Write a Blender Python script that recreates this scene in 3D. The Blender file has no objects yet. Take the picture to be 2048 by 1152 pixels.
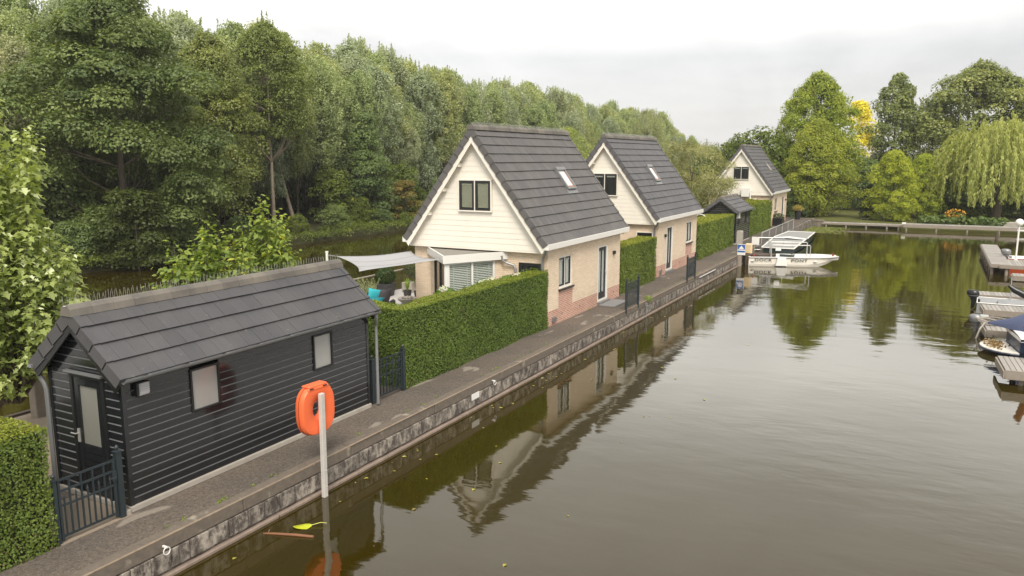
import bpy, math, random
import numpy as np
from mathutils import Vector, Matrix
random.seed(7)
C = bpy.context.scene
COL = C.collection
R = math.radians
PI = math.pi

# ---------------------------------------------------------------- materials
def new_mat(name):
    m = bpy.data.materials.new(name); m.use_nodes = True
    nt = m.node_tree; nt.nodes.clear()
    out = nt.nodes.new('ShaderNodeOutputMaterial')
    return m, nt, out

class NT:
    """tiny helper to wire nodes"""
    def __init__(s, nt): s.nt = nt
    def n(s, t, **kw):
        nd = s.nt.nodes.new(t)
        for k, v in kw.items():
            if hasattr(nd, k): setattr(nd, k, v)
        return nd
    def l(s, a, b): s.nt.links.new(a, b)
    def val(s, sock, v):
        if isinstance(v, bpy.types.NodeSocket): s.l(v, sock)
        else: sock.default_value = v
    def coord(s, kind='Object'): return s.n('ShaderNodeTexCoord').outputs[kind]
    def mapping(s, vec, scale=(1,1,1), rot=(0,0,0), loc=(0,0,0)):
        m = s.n('ShaderNodeMapping'); s.l(vec, m.inputs['Vector'])
        m.inputs['Scale'].default_value = scale; m.inputs['Rotation'].default_value = rot; m.inputs['Location'].default_value = loc
        return m.outputs[0]
    def noise(s, vec, scale, detail=4, rough=.55, out='Fac', dist=0.):
        t = s.n('ShaderNodeTexNoise'); s.l(vec, t.inputs['Vector'])
        t.inputs['Scale'].default_value = scale; t.inputs['Detail'].default_value = detail; t.inputs['Roughness'].default_value = rough
        t.inputs['Distortion'].default_value = dist
        return t.outputs[out]
    def ramp(s, fac, stops, interp='LINEAR'):
        r = s.n('ShaderNodeValToRGB'); s.l(fac, r.inputs[0]); r.color_ramp.interpolation = interp
        e = r.color_ramp.elements
        while len(e) < len(stops): e.new(.5)
        for el, (p, c) in zip(e, stops):
            el.position = p; el.color = (c, c, c, 1) if isinstance(c, (int, float)) else (*c, 1)
        return r.outputs[0]
    def mix(s, fac, a, b, mode='MIX'):
        m = s.n('ShaderNodeMix', data_type='RGBA', blend_type=mode)
        s.val(m.inputs[0], fac)
        for sock, v in ((m.inputs[6], a), (m.inputs[7], b)):
            s.val(sock, (*v, 1) if isinstance(v, tuple) and len(v) == 3 else v)
        return m.outputs[2]
    def math(s, op, a, b=0., clamp=False):
        m = s.n('ShaderNodeMath', operation=op, use_clamp=clamp); s.val(m.inputs[0], a); s.val(m.inputs[1], b)
        return m.outputs[0]
    def bump(s, h, strength=.3, dist=.01, normal=None):
        b = s.n('ShaderNodeBump'); s.l(h, b.inputs['Height']); b.inputs['Strength'].default_value = strength; b.inputs['Distance'].default_value = dist
        if normal is not None: s.l(normal, b.inputs['Normal'])
        return b.outputs[0]
    def bsdf(s, col, rough=.6, spec=.5, normal=None, metal=0., coat=0., ior=None):
        p = s.n('ShaderNodeBsdfPrincipled')
        s.val(p.inputs['Base Color'], (*col, 1) if isinstance(col, tuple) and len(col) == 3 else col)
        s.val(p.inputs['Roughness'], rough); s.val(p.inputs['Specular IOR Level'], spec); p.inputs['Metallic'].default_value = metal
        p.inputs['Coat Weight'].default_value = coat
        if ior: p.inputs['IOR'].default_value = ior
        if normal is not None: s.l(normal, p.inputs['Normal'])
        return p.outputs[0]
    def island(s): return s.n('ShaderNodeNewGeometry').outputs['Random Per Island']

_cache = {}
def plain(name, col, rough=.5, var=.15, scale=6., bump=0., spec=.5, metal=0., coat=0., island=0., bscale=60.):
    """a painted or worn surface: base colour with noise mottling, optional island tint and fine bump"""
    if name in _cache: return _cache[name]
    m, nt, out = new_mat(name); k = NT(nt)
    co = k.coord()
    n1 = k.noise(co, scale, 5, .6)
    d = tuple(c*(1-var) for c in col); b = tuple(min(1, c*(1+var*.8)) for c in col)
    c = k.mix(n1, d, b)
    if island:
        c = k.mix(1., c, k.ramp(k.island(), [(0, 1-island), (1, 1.)]), 'MULTIPLY')
    nrm = None
    if bump: nrm = k.bump(k.noise(co, bscale, 3), bump, .01)
    r = k.math('ADD', rough-.06, k.math('MULTIPLY', k.noise(co, scale*2.3, 3), .12))
    k.l(k.bsdf(c, r, spec, nrm, metal, coat), out.inputs[0])
    _cache[name] = m
    return m

def brick_mat(name, c1, c2, mortar, rot=False):
    m, nt, out = new_mat(name); k = NT(nt)
    sep = k.n('ShaderNodeSeparateXYZ'); k.l(k.coord(), sep.inputs[0])
    u = k.math('ADD', sep.outputs[0], sep.outputs[1])
    cmb = k.n('ShaderNodeCombineXYZ'); k.l(u, cmb.inputs[0]); k.l(sep.outputs[2], cmb.inputs[1])
    t = k.n('ShaderNodeTexBrick'); k.l(cmb.outputs[0], t.inputs['Vector'])
    t.inputs['Scale'].default_value = 1.; t.inputs['Brick Width'].default_value = .22; t.inputs['Row Height'].default_value = .0625
    t.inputs['Mortar Size'].default_value = .009; t.inputs['Mortar Smooth'].default_value = .2; t.inputs['Bias'].default_value = 0.
    t.inputs['Color1'].default_value = (*c1, 1); t.inputs['Color2'].default_value = (*c2, 1); t.inputs['Mortar'].default_value = (*mortar, 1)
    big = k.noise(k.coord(), .9, 5, .6)
    col = k.mix(1., t.outputs['Color'], k.ramp(big, [(.25, (.86, .85, .83)), (.7, (1., 1., 1.))]), 'MULTIPLY')
    fine = k.noise(k.coord(), 38., 3)
    col = k.mix(.12, col, k.ramp(fine, [(.3, .55), (.75, 1.)]), 'MULTIPLY')
    nb = k.bump(k.math('SUBTRACT', fine, k.math('MULTIPLY', t.outputs['Fac'], 2.5)), .5, .006)
    k.l(k.bsdf(col, .85, .25, nb), out.inputs[0])
    return m

def leaf_mat(name, ca, cb, hi=None, trans=.3, rough=.5, spec=.35):
    """foliage: per-clump tint attribute and per-leaf variation"""
    m, nt, out = new_mat(name); k = NT(nt)
    at = k.n('ShaderNodeAttribute', attribute_name='tint')
    isl = k.island()
    f = k.math('ADD', k.math('MULTIPLY', at.outputs['Fac'], .65), k.math('MULTIPLY', isl, .35))
    stops = [(0, ca), (.8, cb)]
    if hi: stops.append((1., hi))
    c = k.ramp(f, stops)
    oi = k.n('ShaderNodeObjectInfo').outputs['Random']
    c = k.mix(1., c, k.ramp(oi, [(0, (.83, .93, .88)), (.5, (.97, 1.02, 1.)), (1, (1.07, 1.05, .92))]), 'MULTIPLY')
    p = k.bsdf(c, rough, spec)
    t = k.n('ShaderNodeBsdfTranslucent'); k.l(k.mix(1., c, (1.5, 1.5, .7), 'MULTIPLY'), t.inputs[0])
    mx = k.n('ShaderNodeMixShader'); mx.inputs[0].default_value = trans
    k.l(p, mx.inputs[1]); k.l(t.outputs[0], mx.inputs[2]); k.l(mx.outputs[0], out.inputs[0])
    return m

# ---------------------------------------------------------------- mesh builder
class MB:
    def __init__(s): s.v = []; s.f = []; s.m = []
    def add(s, vs, fs, mi=0):
        o = len(s.v); s.v.extend([tuple(p) for p in vs])
        for f in fs: s.f.append([i+o for i in f]); s.m.append(mi)
        return s
    def poly(s, pts, mi=0): return s.add(pts, [list(range(len(pts)))], mi)
    def box(s, x0, x1, y0, y1, z0, z1, mi=0):
        if x0 > x1: x0, x1 = x1, x0
        if y0 > y1: y0, y1 = y1, y0
        if z0 > z1: z0, z1 = z1, z0
        vs = [(x0,y0,z0),(x1,y0,z0),(x1,y1,z0),(x0,y1,z0),(x0,y0,z1),(x1,y0,z1),(x1,y1,z1),(x0,y1,z1)]
        return s.add(vs, [[0,3,2,1],[4,5,6,7],[0,1,5,4],[1,2,6,5],[2,3,7,6],[3,0,4,7]], mi)
    def hexa(s, v8, mi=0):
        return s.add(v8, [[0,3,2,1],[4,5,6,7],[0,1,5,4],[1,2,6,5],[2,3,7,6],[3,0,4,7]], mi)
    def frame(s, o, u, w, n, bars, mi=0):
        """boxes (u0,u1,w0,w1,n0,n1) in a local frame"""
        o, u, w, n = Vector(o), Vector(u), Vector(w), Vector(n)
        for (a, b, c, d, e, f) in bars:
            P = lambda i, j, k: o + u*i + w*j + n*k
            s.hexa([P(a,c,e),P(b,c,e),P(b,c,f),P(a,c,f),P(a,d,e),P(b,d,e),P(b,d,f),P(a,d,f)], mi)
        return s
    def bar(s, p, q, w, h, up=(0,0,1), mi=0):
        p, q = Vector(p), Vector(q); d = (q-p).normalized(); up = Vector(up)
        sd = d.cross(up)
        if sd.length < 1e-4: sd = d.cross(Vector((0,1,0)))
        sd.normalize(); up = sd.cross(d)
        a, b = sd*w/2, up*h/2
        return s.hexa([p-a-b, p+a-b, q+a-b, q-a-b, p-a+b, p+a+b, q+a+b, q-a+b], mi)
    def tube(s, pts, r, n=8, mi=0, caps=True):
        pts = [Vector(p) for p in pts]
        rs = r if isinstance(r, (list, tuple)) else [r]*len(pts)
        vs = []; ref = None
        for i, p in enumerate(pts):
            t = (pts[min(i+1, len(pts)-1)] - pts[max(i-1, 0)]).normalized()
            if ref is None:
                ref = t.cross(Vector((0,0,1)))
                if ref.length < .1: ref = t.cross(Vector((1,0,0)))
            ref = (ref - t*ref.dot(t)).normalized(); b = t.cross(ref)
            for j in range(n):
                a = 2*PI*j/n; vs.append(p + (ref*math.cos(a) + b*math.sin(a))*rs[i])
        fs = [[i*n+j, i*n+(j+1)%n, (i+1)*n+(j+1)%n, (i+1)*n+j] for i in range(len(pts)-1) for j in range(n)]
        if caps: fs += [list(range(n))[::-1], [(len(pts)-1)*n+j for j in range(n)]]
        return s.add(vs, fs, mi)
    def lathe(s, c, prof, n=20, mi=0):
        vs = []; c = Vector(c)
        for (r, z) in prof:
            for j in range(n):
                a = 2*PI*j/n; vs.append(c + Vector((r*math.cos(a), r*math.sin(a), z)))
        k = len(prof)
        fs = [[i*n+j, i*n+(j+1)%n, (i+1)*n+(j+1)%n, (i+1)*n+j] for i in range(k-1) for j in range(n)]
        if prof[0][0] > 1e-5: fs.append(list(range(n))[::-1])
        if prof[-1][0] > 1e-5: fs.append([(k-1)*n+j for j in range(n)])
        return s.add(vs, fs, mi)
    def ball(s, c, r, n=16, mi=0, sz=1.):
        k = max(6, n//2)
        return s.lathe(c, [(max(1e-6, r*math.sin(PI*i/k)), -r*sz*math.cos(PI*i/k)) for i in range(k+1)], n, mi)
    def prism(s, poly, d, mi=0):
        n = len(poly); d = Vector(d); a = [Vector(p) for p in poly]
        vs = a + [p+d for p in a]
        fs = [list(range(n))[::-1], [n+i for i in range(n)]] + [[i, (i+1)%n, n+(i+1)%n, n+i] for i in range(n)]
        return s.add(vs, fs, mi)
    def loft(s, secs, mi=0, closed=False, caps=False):
        n = len(secs[0]); vs = [p for sc in secs for p in sc]
        fs = []
        for i in range(len(secs)-1):
            for j in range(n if closed else n-1):
                fs.append([i*n+j, i*n+(j+1)%n, (i+1)*n+(j+1)%n, (i+1)*n+j])
        if caps: fs += [list(range(n))[::-1], [(len(secs)-1)*n+j for j in range(n)]]
        return s.add(vs, fs, mi)
    def build(s, name, mats, parent=None, smooth=False, bevel=0., fix=True):
        me = bpy.data.meshes.new(name); me.from_pydata(s.v, [], s.f)
        mats = mats if isinstance(mats, (list, tuple)) else [mats]
        for m in mats: me.materials.append(m)
        if len(mats) > 1: me.polygons.foreach_set('material_index', s.m)
        me.validate(); me.update()
        if fix:
            import bmesh
            bm = bmesh.new(); bm.from_mesh(me); bmesh.ops.recalc_face_normals(bm, faces=bm.faces); bm.to_mesh(me); bm.free()
        if smooth:
            me.polygons.foreach_set('use_smooth', [True]*len(me.polygons))
            me.set_sharp_from_angle(angle=R(38))
        o = bpy.data.objects.new(name, me); COL.objects.link(o)
        if parent: o.parent = parent
        if bevel:
            b = o.modifiers.new('edge', 'BEVEL'); b.width = bevel; b.segments = 1; b.limit_method = 'ANGLE'; b.angle_limit = R(40)
        return o

def tag(o, label=None, cat=None, group=None, kind=None):
    if label: o['label'] = label
    if cat: o['category'] = cat
    if group: o['group'] = group
    if kind: o['kind'] = kind
    return o
def thing(name, label, cat, loc=(0,0,0), rz=0., group=None):
    o = bpy.data.objects.new(name, None); COL.objects.link(o); o.empty_display_size = .2
    o.location = loc; o.rotation_euler = (0, 0, rz)
    return tag(o, label, cat, group)
def copy_tree(o, parent=None, **kw):
    c = o.copy(); COL.objects.link(c)
    if parent: c.parent = parent
    for ch in o.children: copy_tree(ch, c)
    return c
def text_part(name, body, mat, parent, loc, rot, size, sx=1., depth=.003, align='CENTER'):
    cu = bpy.data.curves.new(name, 'FONT'); cu.body = body; cu.size = size; cu.align_x = align; cu.align_y = 'CENTER'; cu.extrude = depth; cu.offset = .002; cu.space_character = 1.12
    t = bpy.data.objects.new(name+'_curve', cu); COL.objects.link(t)
    dg = bpy.context.evaluated_depsgraph_get()
    me = bpy.data.meshes.new_from_object(t.evaluated_get(dg))
    bpy.data.objects.remove(t)
    me.name = name; me.materials.clear(); me.materials.append(mat)
    o = bpy.data.objects.new(name, me); COL.objects.link(o); o.parent = parent
    o.location = loc; o.rotation_euler = rot; o.scale = (sx, 1, 1)
    return o

# ---------------------------------------------------------------- foliage builder (numpy)
TPL = {
 'rhomb': (np.array([(-.5,0,0),(0,.32,.08),(.5,0,0),(0,-.32,.08)]), [[0,1,2,3]]),
 'narrow': (np.array([(-.5,0,0),(0,.13,.03),(.5,0,-.05),(0,-.13,.03)]), [[0,1,2,3]]),
 'oval': (np.array([(-.5,0,0),(-.22,.34,.1),(.15,.32,.1),(.55,0,-.06),(.15,-.32,.1),(-.22,-.34,.1)]), [[0,1,2,3],[0,3,4,5]]),
 'lobed': (np.array([(-.45,0,0),(-.4,.3,.05),(-.05,.22,.05),(0,.55,.1),(.2,.22,.04),(.6,0,-.08),(.2,-.22,.04),(0,-.55,.1),(-.05,-.22,.05),(-.4,-.3,.05)]),
           [[0,1,2,4,5],[2,3,4],[0,5,6,8,9],[6,7,8]]),
}
class Leaves:
    def __init__(s, seed): s.rng = np.random.default_rng(seed); s.V = []; s.L = []; s.S = []; s.T = []; s.M = []; s.nv = 0
    def add(s, P, N, size, tint, tpl='rhomb', axis=None, mi=0):
        r = s.rng; n = len(P)
        if n == 0: return
        N = N/np.maximum(np.linalg.norm(N, axis=1, keepdims=True), 1e-6)
        A = r.normal(size=(n,3)) if axis is None else axis + r.normal(size=(n,3))*.15
        A = A - N*np.sum(A*N, 1, keepdims=True); A /= np.maximum(np.linalg.norm(A, axis=1, keepdims=True), 1e-6)
        B = np.cross(N, A)
        tv, tf = TPL[tpl]; k = len(tv)
        sz = np.broadcast_to(np.asarray(size, float), (n,))[:, None, None]
        V = P[:, None, :] + sz*(A[:, None, :]*tv[None, :, 0:1] + B[:, None, :]*tv[None, :, 1:2] + N[:, None, :]*tv[None, :, 2:3])
        s.V.append(V.reshape(-1, 3))
        base = s.nv + np.arange(n)*k
        for f in tf:
            s.L.append((base[:, None] + np.array(f)[None, :]).astype(np.int32).ravel()); s.S.append(np.full(n, len(f), np.int32))
            s.T.append(np.broadcast_to(np.asarray(tint, np.float32), (n,)).copy()); s.M.append(np.full(n, mi, np.int32))
        s.nv += n*k
    def dome(s, c, a, n, size, tint, flat=.6, up=.5, zmin=-.35, tpl='rhomb', jit=.35, thick=.25):
        """a clump of leaves over the upper shell of a flattened ball"""
        r = s.rng
        d = r.normal(size=(n,3)); d /= np.linalg.norm(d, axis=1, keepdims=True)
        d[:,2] = np.where(d[:,2] < zmin, -d[:,2], d[:,2])
        rad = a*(1 - thick*r.random((n,1))**1.5)
        wob = 1 + .18*np.sin(d[:,0:1]*7+c[0]*3)*np.cos(d[:,1:2]*6+c[1]*5)
        P = np.array(c) + d*rad*wob*np.array([1,1,flat])
        N = d*np.array([1,1,1/max(flat,.3)]); N /= np.linalg.norm(N, axis=1, keepdims=True)
        N = N + r.normal(size=(n,3))*jit + np.array([0,0,up])
        t = np.clip(tint + r.normal(size=n)*.08, 0, 1)
        s.add(P, N, size*(.7+.6*r.random(n)), t, tpl)
    def build(s, name, mats, parent=None, extra=None):
        V = np.concatenate(s.V); L = np.concatenate(s.L); S = np.concatenate(s.S); T = np.concatenate(s.T); M = np.concatenate(s.M)
        me = bpy.data.meshes.new(name)
        if extra is not None:      # extra = (verts, faces, material index): a solid core in the same mesh
            ev, ef, em = extra
            L = np.concatenate([L, np.array([i+len(V) for f in ef for i in f], np.int32)])
            S = np.concatenate([S, np.array([len(f) for f in ef], np.int32)])
            T = np.concatenate([T, np.full(len(ef), .2, np.float32)]); M = np.concatenate([M, np.full(len(ef), em, np.int32)])
            V = np.concatenate([V, np.array(ev, float)])
        me.vertices.add(len(V)); me.vertices.foreach_set('co', V.astype(np.float32).ravel())
        me.loops.add(len(L)); me.loops.foreach_set('vertex_index', L)
        me.polygons.add(len(S)); st = np.zeros(len(S), np.int32); st[1:] = np.cumsum(S)[:-1]
        me.polygons.foreach_set('loop_start', st); me.polygons.foreach_set('loop_total', S)
        mats = mats if isinstance(mats, (list, tuple)) else [mats]
        for m in mats: me.materials.append(m)
        me.polygons.foreach_set('material_index', M)
        a = me.attributes.new('tint', 'FLOAT', 'FACE'); a.data.foreach_set('value', T.astype(np.float32))
        me.update(calc_edges=True)
        o = bpy.data.objects.new(name, me); COL.objects.link(o)
        if parent: o.parent = parent
        return o
# ---------------------------------------------------------------- camera, light, sky
cam = bpy.data.cameras.new('camera'); co = bpy.data.objects.new('camera', cam); COL.objects.link(co)
co.location = (0, 0, 6.0); co.rotation_euler = (R(90-9.523), 0, R(28.329))
cam.sensor_width = 36; cam.lens = 36*1555.5/2048; cam.clip_start = .1; cam.clip_end = 6000
C.camera = co
SUN_EL, SUN_AZ = 48., 148.          # azimuth clockwise from +Y
sd = Vector((math.sin(R(SUN_AZ))*math.cos(R(SUN_EL)), math.cos(R(SUN_AZ))*math.cos(R(SUN_EL)), math.sin(R(SUN_EL))))
sun = bpy.data.lights.new('sun', 'SUN'); sun.energy = 2.4; sun.angle = R(22); sun.color = (1., .92, .80)
so = bpy.data.objects.new('sun', sun); COL.objects.link(so); so.rotation_euler = (-sd).to_track_quat('-Z', 'Y').to_euler()

w = bpy.data.worlds.new('World'); C.world = w; w.use_nodes = True
nt = w.node_tree; nt.nodes.clear(); k = NT(nt)
sky = k.n('ShaderNodeTexSky', sky_type='NISHITA', sun_disc=False)
sky.sun_elevation = R(SUN_EL); sky.sun_rotation = R(SUN_AZ); sky.air_density = 1.; sky.dust_density = 3.
g = k.coord('Generated')
# cloud deck: project the view direction on a flat ceiling so the clouds flatten towards the horizon
sp = k.n('ShaderNodeSeparateXYZ'); k.l(g, sp.inputs[0])
zz = k.math('ADD', k.math('MAXIMUM', sp.outputs[2], 0.), .16)
cb = k.n('ShaderNodeCombineXYZ'); k.l(k.math('DIVIDE', sp.outputs[0], zz), cb.inputs[0]); k.l(k.math('DIVIDE', sp.outputs[1], zz), cb.inputs[1])
n1 = k.noise(k.mapping(cb.outputs[0], (1., .55, 1.), (0,0,R(-35))), .75, 6, .52, dist=.6)
n2 = k.noise(k.mapping(cb.outputs[0], (1., 1., 1.), (0,0,0), (3.1,1.7,0)), 2.6, 5, .55)
f = k.math('ADD', k.math('MULTIPLY', n1, .8), k.math('MULTIPLY', n2, .2))
cl = k.ramp(f, [(.36, (.67,.665,.67)), (.48, (.83,.825,.82)), (.62, (.97,.96,.95))])
cl = k.mix(k.ramp(sp.outputs[2], [(.0, .7), (.14, 0.)]), cl, (.93,.905,.875))
cl = k.mix(1., cl, k.ramp(sp.outputs[2], [(.12, (1.,1.,1.)), (.25, (2.35,2.28,2.12)), (.38, (1.40,1.34,1.22)), (.52, (1.08,1.03,.94)), (1., (1.7,1.7,1.7))]), 'MULTIPLY')      # unseen bright sky band added above the frame to brighten the water reflection
b1 = k.n('ShaderNodeBackground'); k.l(sky.outputs[0], b1.inputs[0]); b1.inputs[1].default_value = .012
b2 = k.n('ShaderNodeBackground'); k.l(cl, b2.inputs[0]); b2.inputs[1].default_value = .63
ad = k.n('ShaderNodeAddShader'); k.l(b1.outputs[0], ad.inputs[0]); k.l(b2.outputs[0], ad.inputs[1])
wo = k.n('ShaderNodeOutputWorld'); k.l(ad.outputs[0], wo.inputs[0])
C.view_settings.view_transform = 'Standard'; C.view_settings.look = 'None'; C.view_settings.gamma = 1.; C.view_settings.exposure = .60
C.cycles.max_bounces = 8; C.cycles.transparent_max_bounces = 8; C.cycles.diffuse_bounces = 5

# ---------------------------------------------------------------- shared materials
M = {}
M['cream'] = plain('cream_paint', (.75,.712,.64), .45, .05, 3.)
m, nt, out = new_mat('cream_cladding'); k = NT(nt); co_ = k.coord()
c = k.mix(k.ramp(k.noise(k.mapping(co_, (1.6, 1., .35)), 1.4, 5, .65), [(.35, 0.), (.75, 1.)]), (.765,.728,.655), (.725,.685,.61))
k.l(k.bsdf(c, .45, .4), out.inputs[0]); M['cladding'] = m
M['white'] = plain('white_paint', (.74,.73,.70), .4, .05, 4.)
M['black'] = plain('black_paint', (.012,.013,.014), .3, .2, 5.)
M['dark'] = plain('dark_frame', (.018,.02,.021), .35, .2, 5.)
M['grey'] = plain('grey_metal', (.22,.225,.23), .4, .12, 8., metal=.4)
M['zinc'] = plain('zinc', (.30,.31,.32), .38, .12, 9., metal=.5)
M['anthra'] = plain('gate_paint', (.022,.032,.038), .4, .15, 8.)
M['concrete'] = plain('concrete', (.36,.33,.29), .9, .3, 5., .4)
M['wood'] = plain('grey_wood', (.30,.26,.215), .85, .3, 7., .5, island=.3)
M['wood_dark'] = plain('dark_wood', (.10,.075,.055), .85, .3, 7., .5, island=.3)
M['plank'] = plain('pale_plank', (.35,.33,.30), .8, .22, 7., .4, island=.25)
M['hull_white'] = plain('hull_white', (.78,.74,.66), .3, .08, 3., coat=.3)
M['hull_grey'] = plain('hull_grey', (.40,.42,.42), .35, .1, 4.)
M['orange'] = plain('orange_plastic', (.80,.15,.05), .42, .1, 5.)
M['steel'] = plain('galvanised', (.50,.50,.48), .4, .12, 10., metal=.5)
M['ply'] = plain('inner_dark', (.03,.03,.03), .9, .1)
M['blind'] = plain('blind_slat', (.80,.84,.79), .5, .05)
M['blind_green'] = plain('blind_green', (.60,.60,.46), .5, .05)
M['curtain'] = plain('curtain', (.85,.85,.83), .8, .08, 10.)
def glass_mat(name, tint=(.02,.03,.03), tr=.86):
    m, nt, out = new_mat(name); k = NT(nt)
    p = k.bsdf(tint, .03, .8)
    t = k.n('ShaderNodeBsdfTransparent'); t.inputs[0].default_value = (.95,.96,.95,1)
    mx = k.n('ShaderNodeMixShader'); mx.inputs[0].default_value = tr; k.l(p, mx.inputs[1]); k.l(t.outputs[0], mx.inputs[2])
    k.l(mx.outputs[0], out.inputs[0]); return m
M['glass'] = glass_mat('clear_glass')
M['frost'] = plain('frosted_glass', (.32,.32,.31), .22, .12, 2., spec=.7, coat=.5)
M['bark'] = plain('bark', (.10,.08,.06), .9, .35, 4., .8, bscale=20.)
M['bark_pale'] = plain('bark_pale', (.30,.25,.19), .9, .35, 4., .8, bscale=20.)

def tile_mat(name, col, warm, moss=0.):
    m, nt, out = new_mat(name); k = NT(nt); co = k.coord()
    a = k.noise(co, 1.3, 5, .6); b = k.noise(co, 45., 3); isl = k.island()
    c = k.mix(k.ramp(a, [(.35, 0.), (.7, 1.)]), col, warm)
    c = k.mix(1., c, k.ramp(isl, [(0, .91), (1, 1.07)]), 'MULTIPLY')
    c = k.mix(k.ramp(b, [(.62, 0.), (.8, .35)]), c, (.20,.19,.165))
    if moss:                     # lichen and moss film on the upper courses
        sz = k.n('ShaderNodeSeparateXYZ'); k.l(co, sz.inputs[0]); mr = k.ramp(k.math('ADD', k.math('MULTIPLY', sz.outputs[2], .16), k.math('MULTIPLY', k.noise(co, 1.7, 5, .7), .35)), [(1.02, 0.), (1.3, 1.)])
        c = k.mix(k.math('MULTIPLY', mr, moss), c, (.155,.135,.075))
    st = k.noise(k.mapping(co, (2.5, 26., 2.5)), 1., 4)
    c = k.mix(.22, c, k.ramp(st, [(.3, .6), (.7, 1.)]), 'MULTIPLY')
    li = k.noise(co, 9., 3, .5); c = k.mix(k.ramp(li, [(.70, 0.), (.75, .4)]), c, (.22,.21,.17))
    k.l(k.bsdf(c, .62, .4, k.bump(b, .35, .004)), out.inputs[0]); return m
M['tile'] = tile_mat('roof_tile_warm', (.102,.098,.098), (.126,.119,.115), .55)
M['tile_blue'] = tile_mat('roof_tile_cool', (.095,.095,.103), (.118,.114,.118))
M['tile_shed'] = tile_mat('roof_tile_shed', (.071,.071,.077), (.090,.088,.091))
M['ridge'] = tile_mat('ridge_tile', (.12,.11,.10), (.20,.18,.15))
M['brick'] = brick_mat('cream_brick', (.74,.59,.44), (.83,.68,.52), (.66,.57,.46))
M['brick_red'] = brick_mat('red_brick', (.45,.195,.145), (.54,.285,.22), (.70,.60,.50))

# asphalt path with worn pale stains
m, nt, out = new_mat('path_asphalt'); k = NT(nt); co_ = k.coord()
c = k.mix(k.ramp(k.noise(co_, 17., 5, .8), [(.3, 0.), (.7, 1.)]), (.058,.049,.043), (.185,.160,.138))
c = k.mix(1., c, k.ramp(k.noise(co_, .55, 5, .6), [(.3, (.78,.77,.76)), (.7, (1.12,1.08,1.02))]), 'MULTIPLY')
c = k.mix(k.ramp(k.noise(co_, 60., 2), [(.66, 0.), (.72, .8)]), c, (.42,.38,.32))
st = k.noise(k.mapping(co_, (1.6, .55, 1)), 1.15, 3, .5, dist=.4)
c = k.mix(k.ramp(st, [(.66, 0.), (.70, .5)]), c, (.36,.32,.27))
k.l(k.bsdf(c, .9, .25, k.bump(k.noise(co_, 70., 3), .6, .01)), out.inputs[0]); M['path'] = m

# old quay concrete with vertical lime and algae streaks
m, nt, out = new_mat('quay_concrete'); k = NT(nt); co_ = k.coord()
sp = k.n('ShaderNodeSeparateXYZ'); k.l(co_, sp.inputs[0])
s1 = k.noise(k.mapping(co_, (1, 2.2, 1.5)), 1.9, 7, .78); s2 = k.noise(k.mapping(co_, (1, 12., 2.2)), 1.3, 6, .7)
c = k.mix(k.ramp(s2, [(.3, 0.), (.7, 1.)]), (.05,.042,.038), (.16,.135,.116))
c = k.mix(k.ramp(s1, [(.46, 0.), (.60, .85)]), c, (.47,.42,.36))
c = k.mix(k.math('MULTIPLY', k.ramp(s2, [(.50, 0.), (.64, 1.)]), .35), c, (.34,.30,.25))
dk = k.ramp(k.noise(co_, .8, 4), [(.35, .62), (.65, 1.)]); c = k.mix(1., c, dk, 'MULTIPLY')
k.l(k.bsdf(c, .85, .3, k.bump(s2, .5, .02)), out.inputs[0]); M['quay'] = m
m, nt, out = new_mat('coping_concrete'); k = NT(nt); co_ = k.coord()
c = k.mix(k.noise(co_, 9., 6, .75), (.07,.058,.049), (.23,.195,.158))
c = k.mix(k.ramp(k.noise(k.mapping(co_, (1,1.2,1)), 2.2, 4), [(.62, 0.), (.70, .5)]), c, (.46,.41,.33))
k.l(k.bsdf(c, .9, .25, k.bump(k.noise(co_, 40., 4), .7, .015)), out.inputs[0]); M['coping'] = m

# murky canal water
m, nt, out = new_mat('canal_water'); k = NT(nt); co_ = k.coord()
wv = k.mapping(co_, (.8, 1.7, 1), (0,0,R(-18)))
h1 = k.noise(wv, .85, 3, .45); h2 = k.noise(k.mapping(co_, (.8, 2.2, 1), (0,0,R(-30)), (4,2,0)), 3.2, 3, .5)
calm = k.ramp(k.noise(co_, .11, 3), [(.38, .35), (.62, 1.)])
h = k.math('MULTIPLY', k.math('ADD', h1, k.math('MULTIPLY', h2, .12)), calm)
nb = k.bump(h, 1., .0105)
silt = k.noise(co_, .22, 4)
c = k.mix(silt, (.024,.0172,.0008), (.034,.0245,.0016))
k.l(k.bsdf(c, .035, .5, nb, ior=1.85), out.inputs[0]); M['water'] = m

def ground_mat(name, a, b, sc=3.):
    m, nt, out = new_mat(name); k = NT(nt); co_ = k.coord()
    c = k.mix(k.noise(co_, sc, 6, .7), a, b); c = k.mix(1., c, k.ramp(k.noise(co_, .25, 4), [(.3, .75), (.7, 1.1)]), 'MULTIPLY')
    k.l(k.bsdf(c, .95, .15, k.bump(k.noise(co_, sc*6, 4), .8, .05)), out.inputs[0]); return m
M['lawn'] = ground_mat('lawn_grass', (.085,.095,.025), (.15,.155,.05))
M['soil'] = ground_mat('woodland_floor', (.03,.03,.014), (.055,.055,.022))
M['gravel'] = ground_mat('gravel_beige', (.36,.29,.22), (.52,.44,.35), 40.)
M['deck'] = plain('terrace_deck', (.44,.42,.41), .7, .08, 2., .2)

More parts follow.
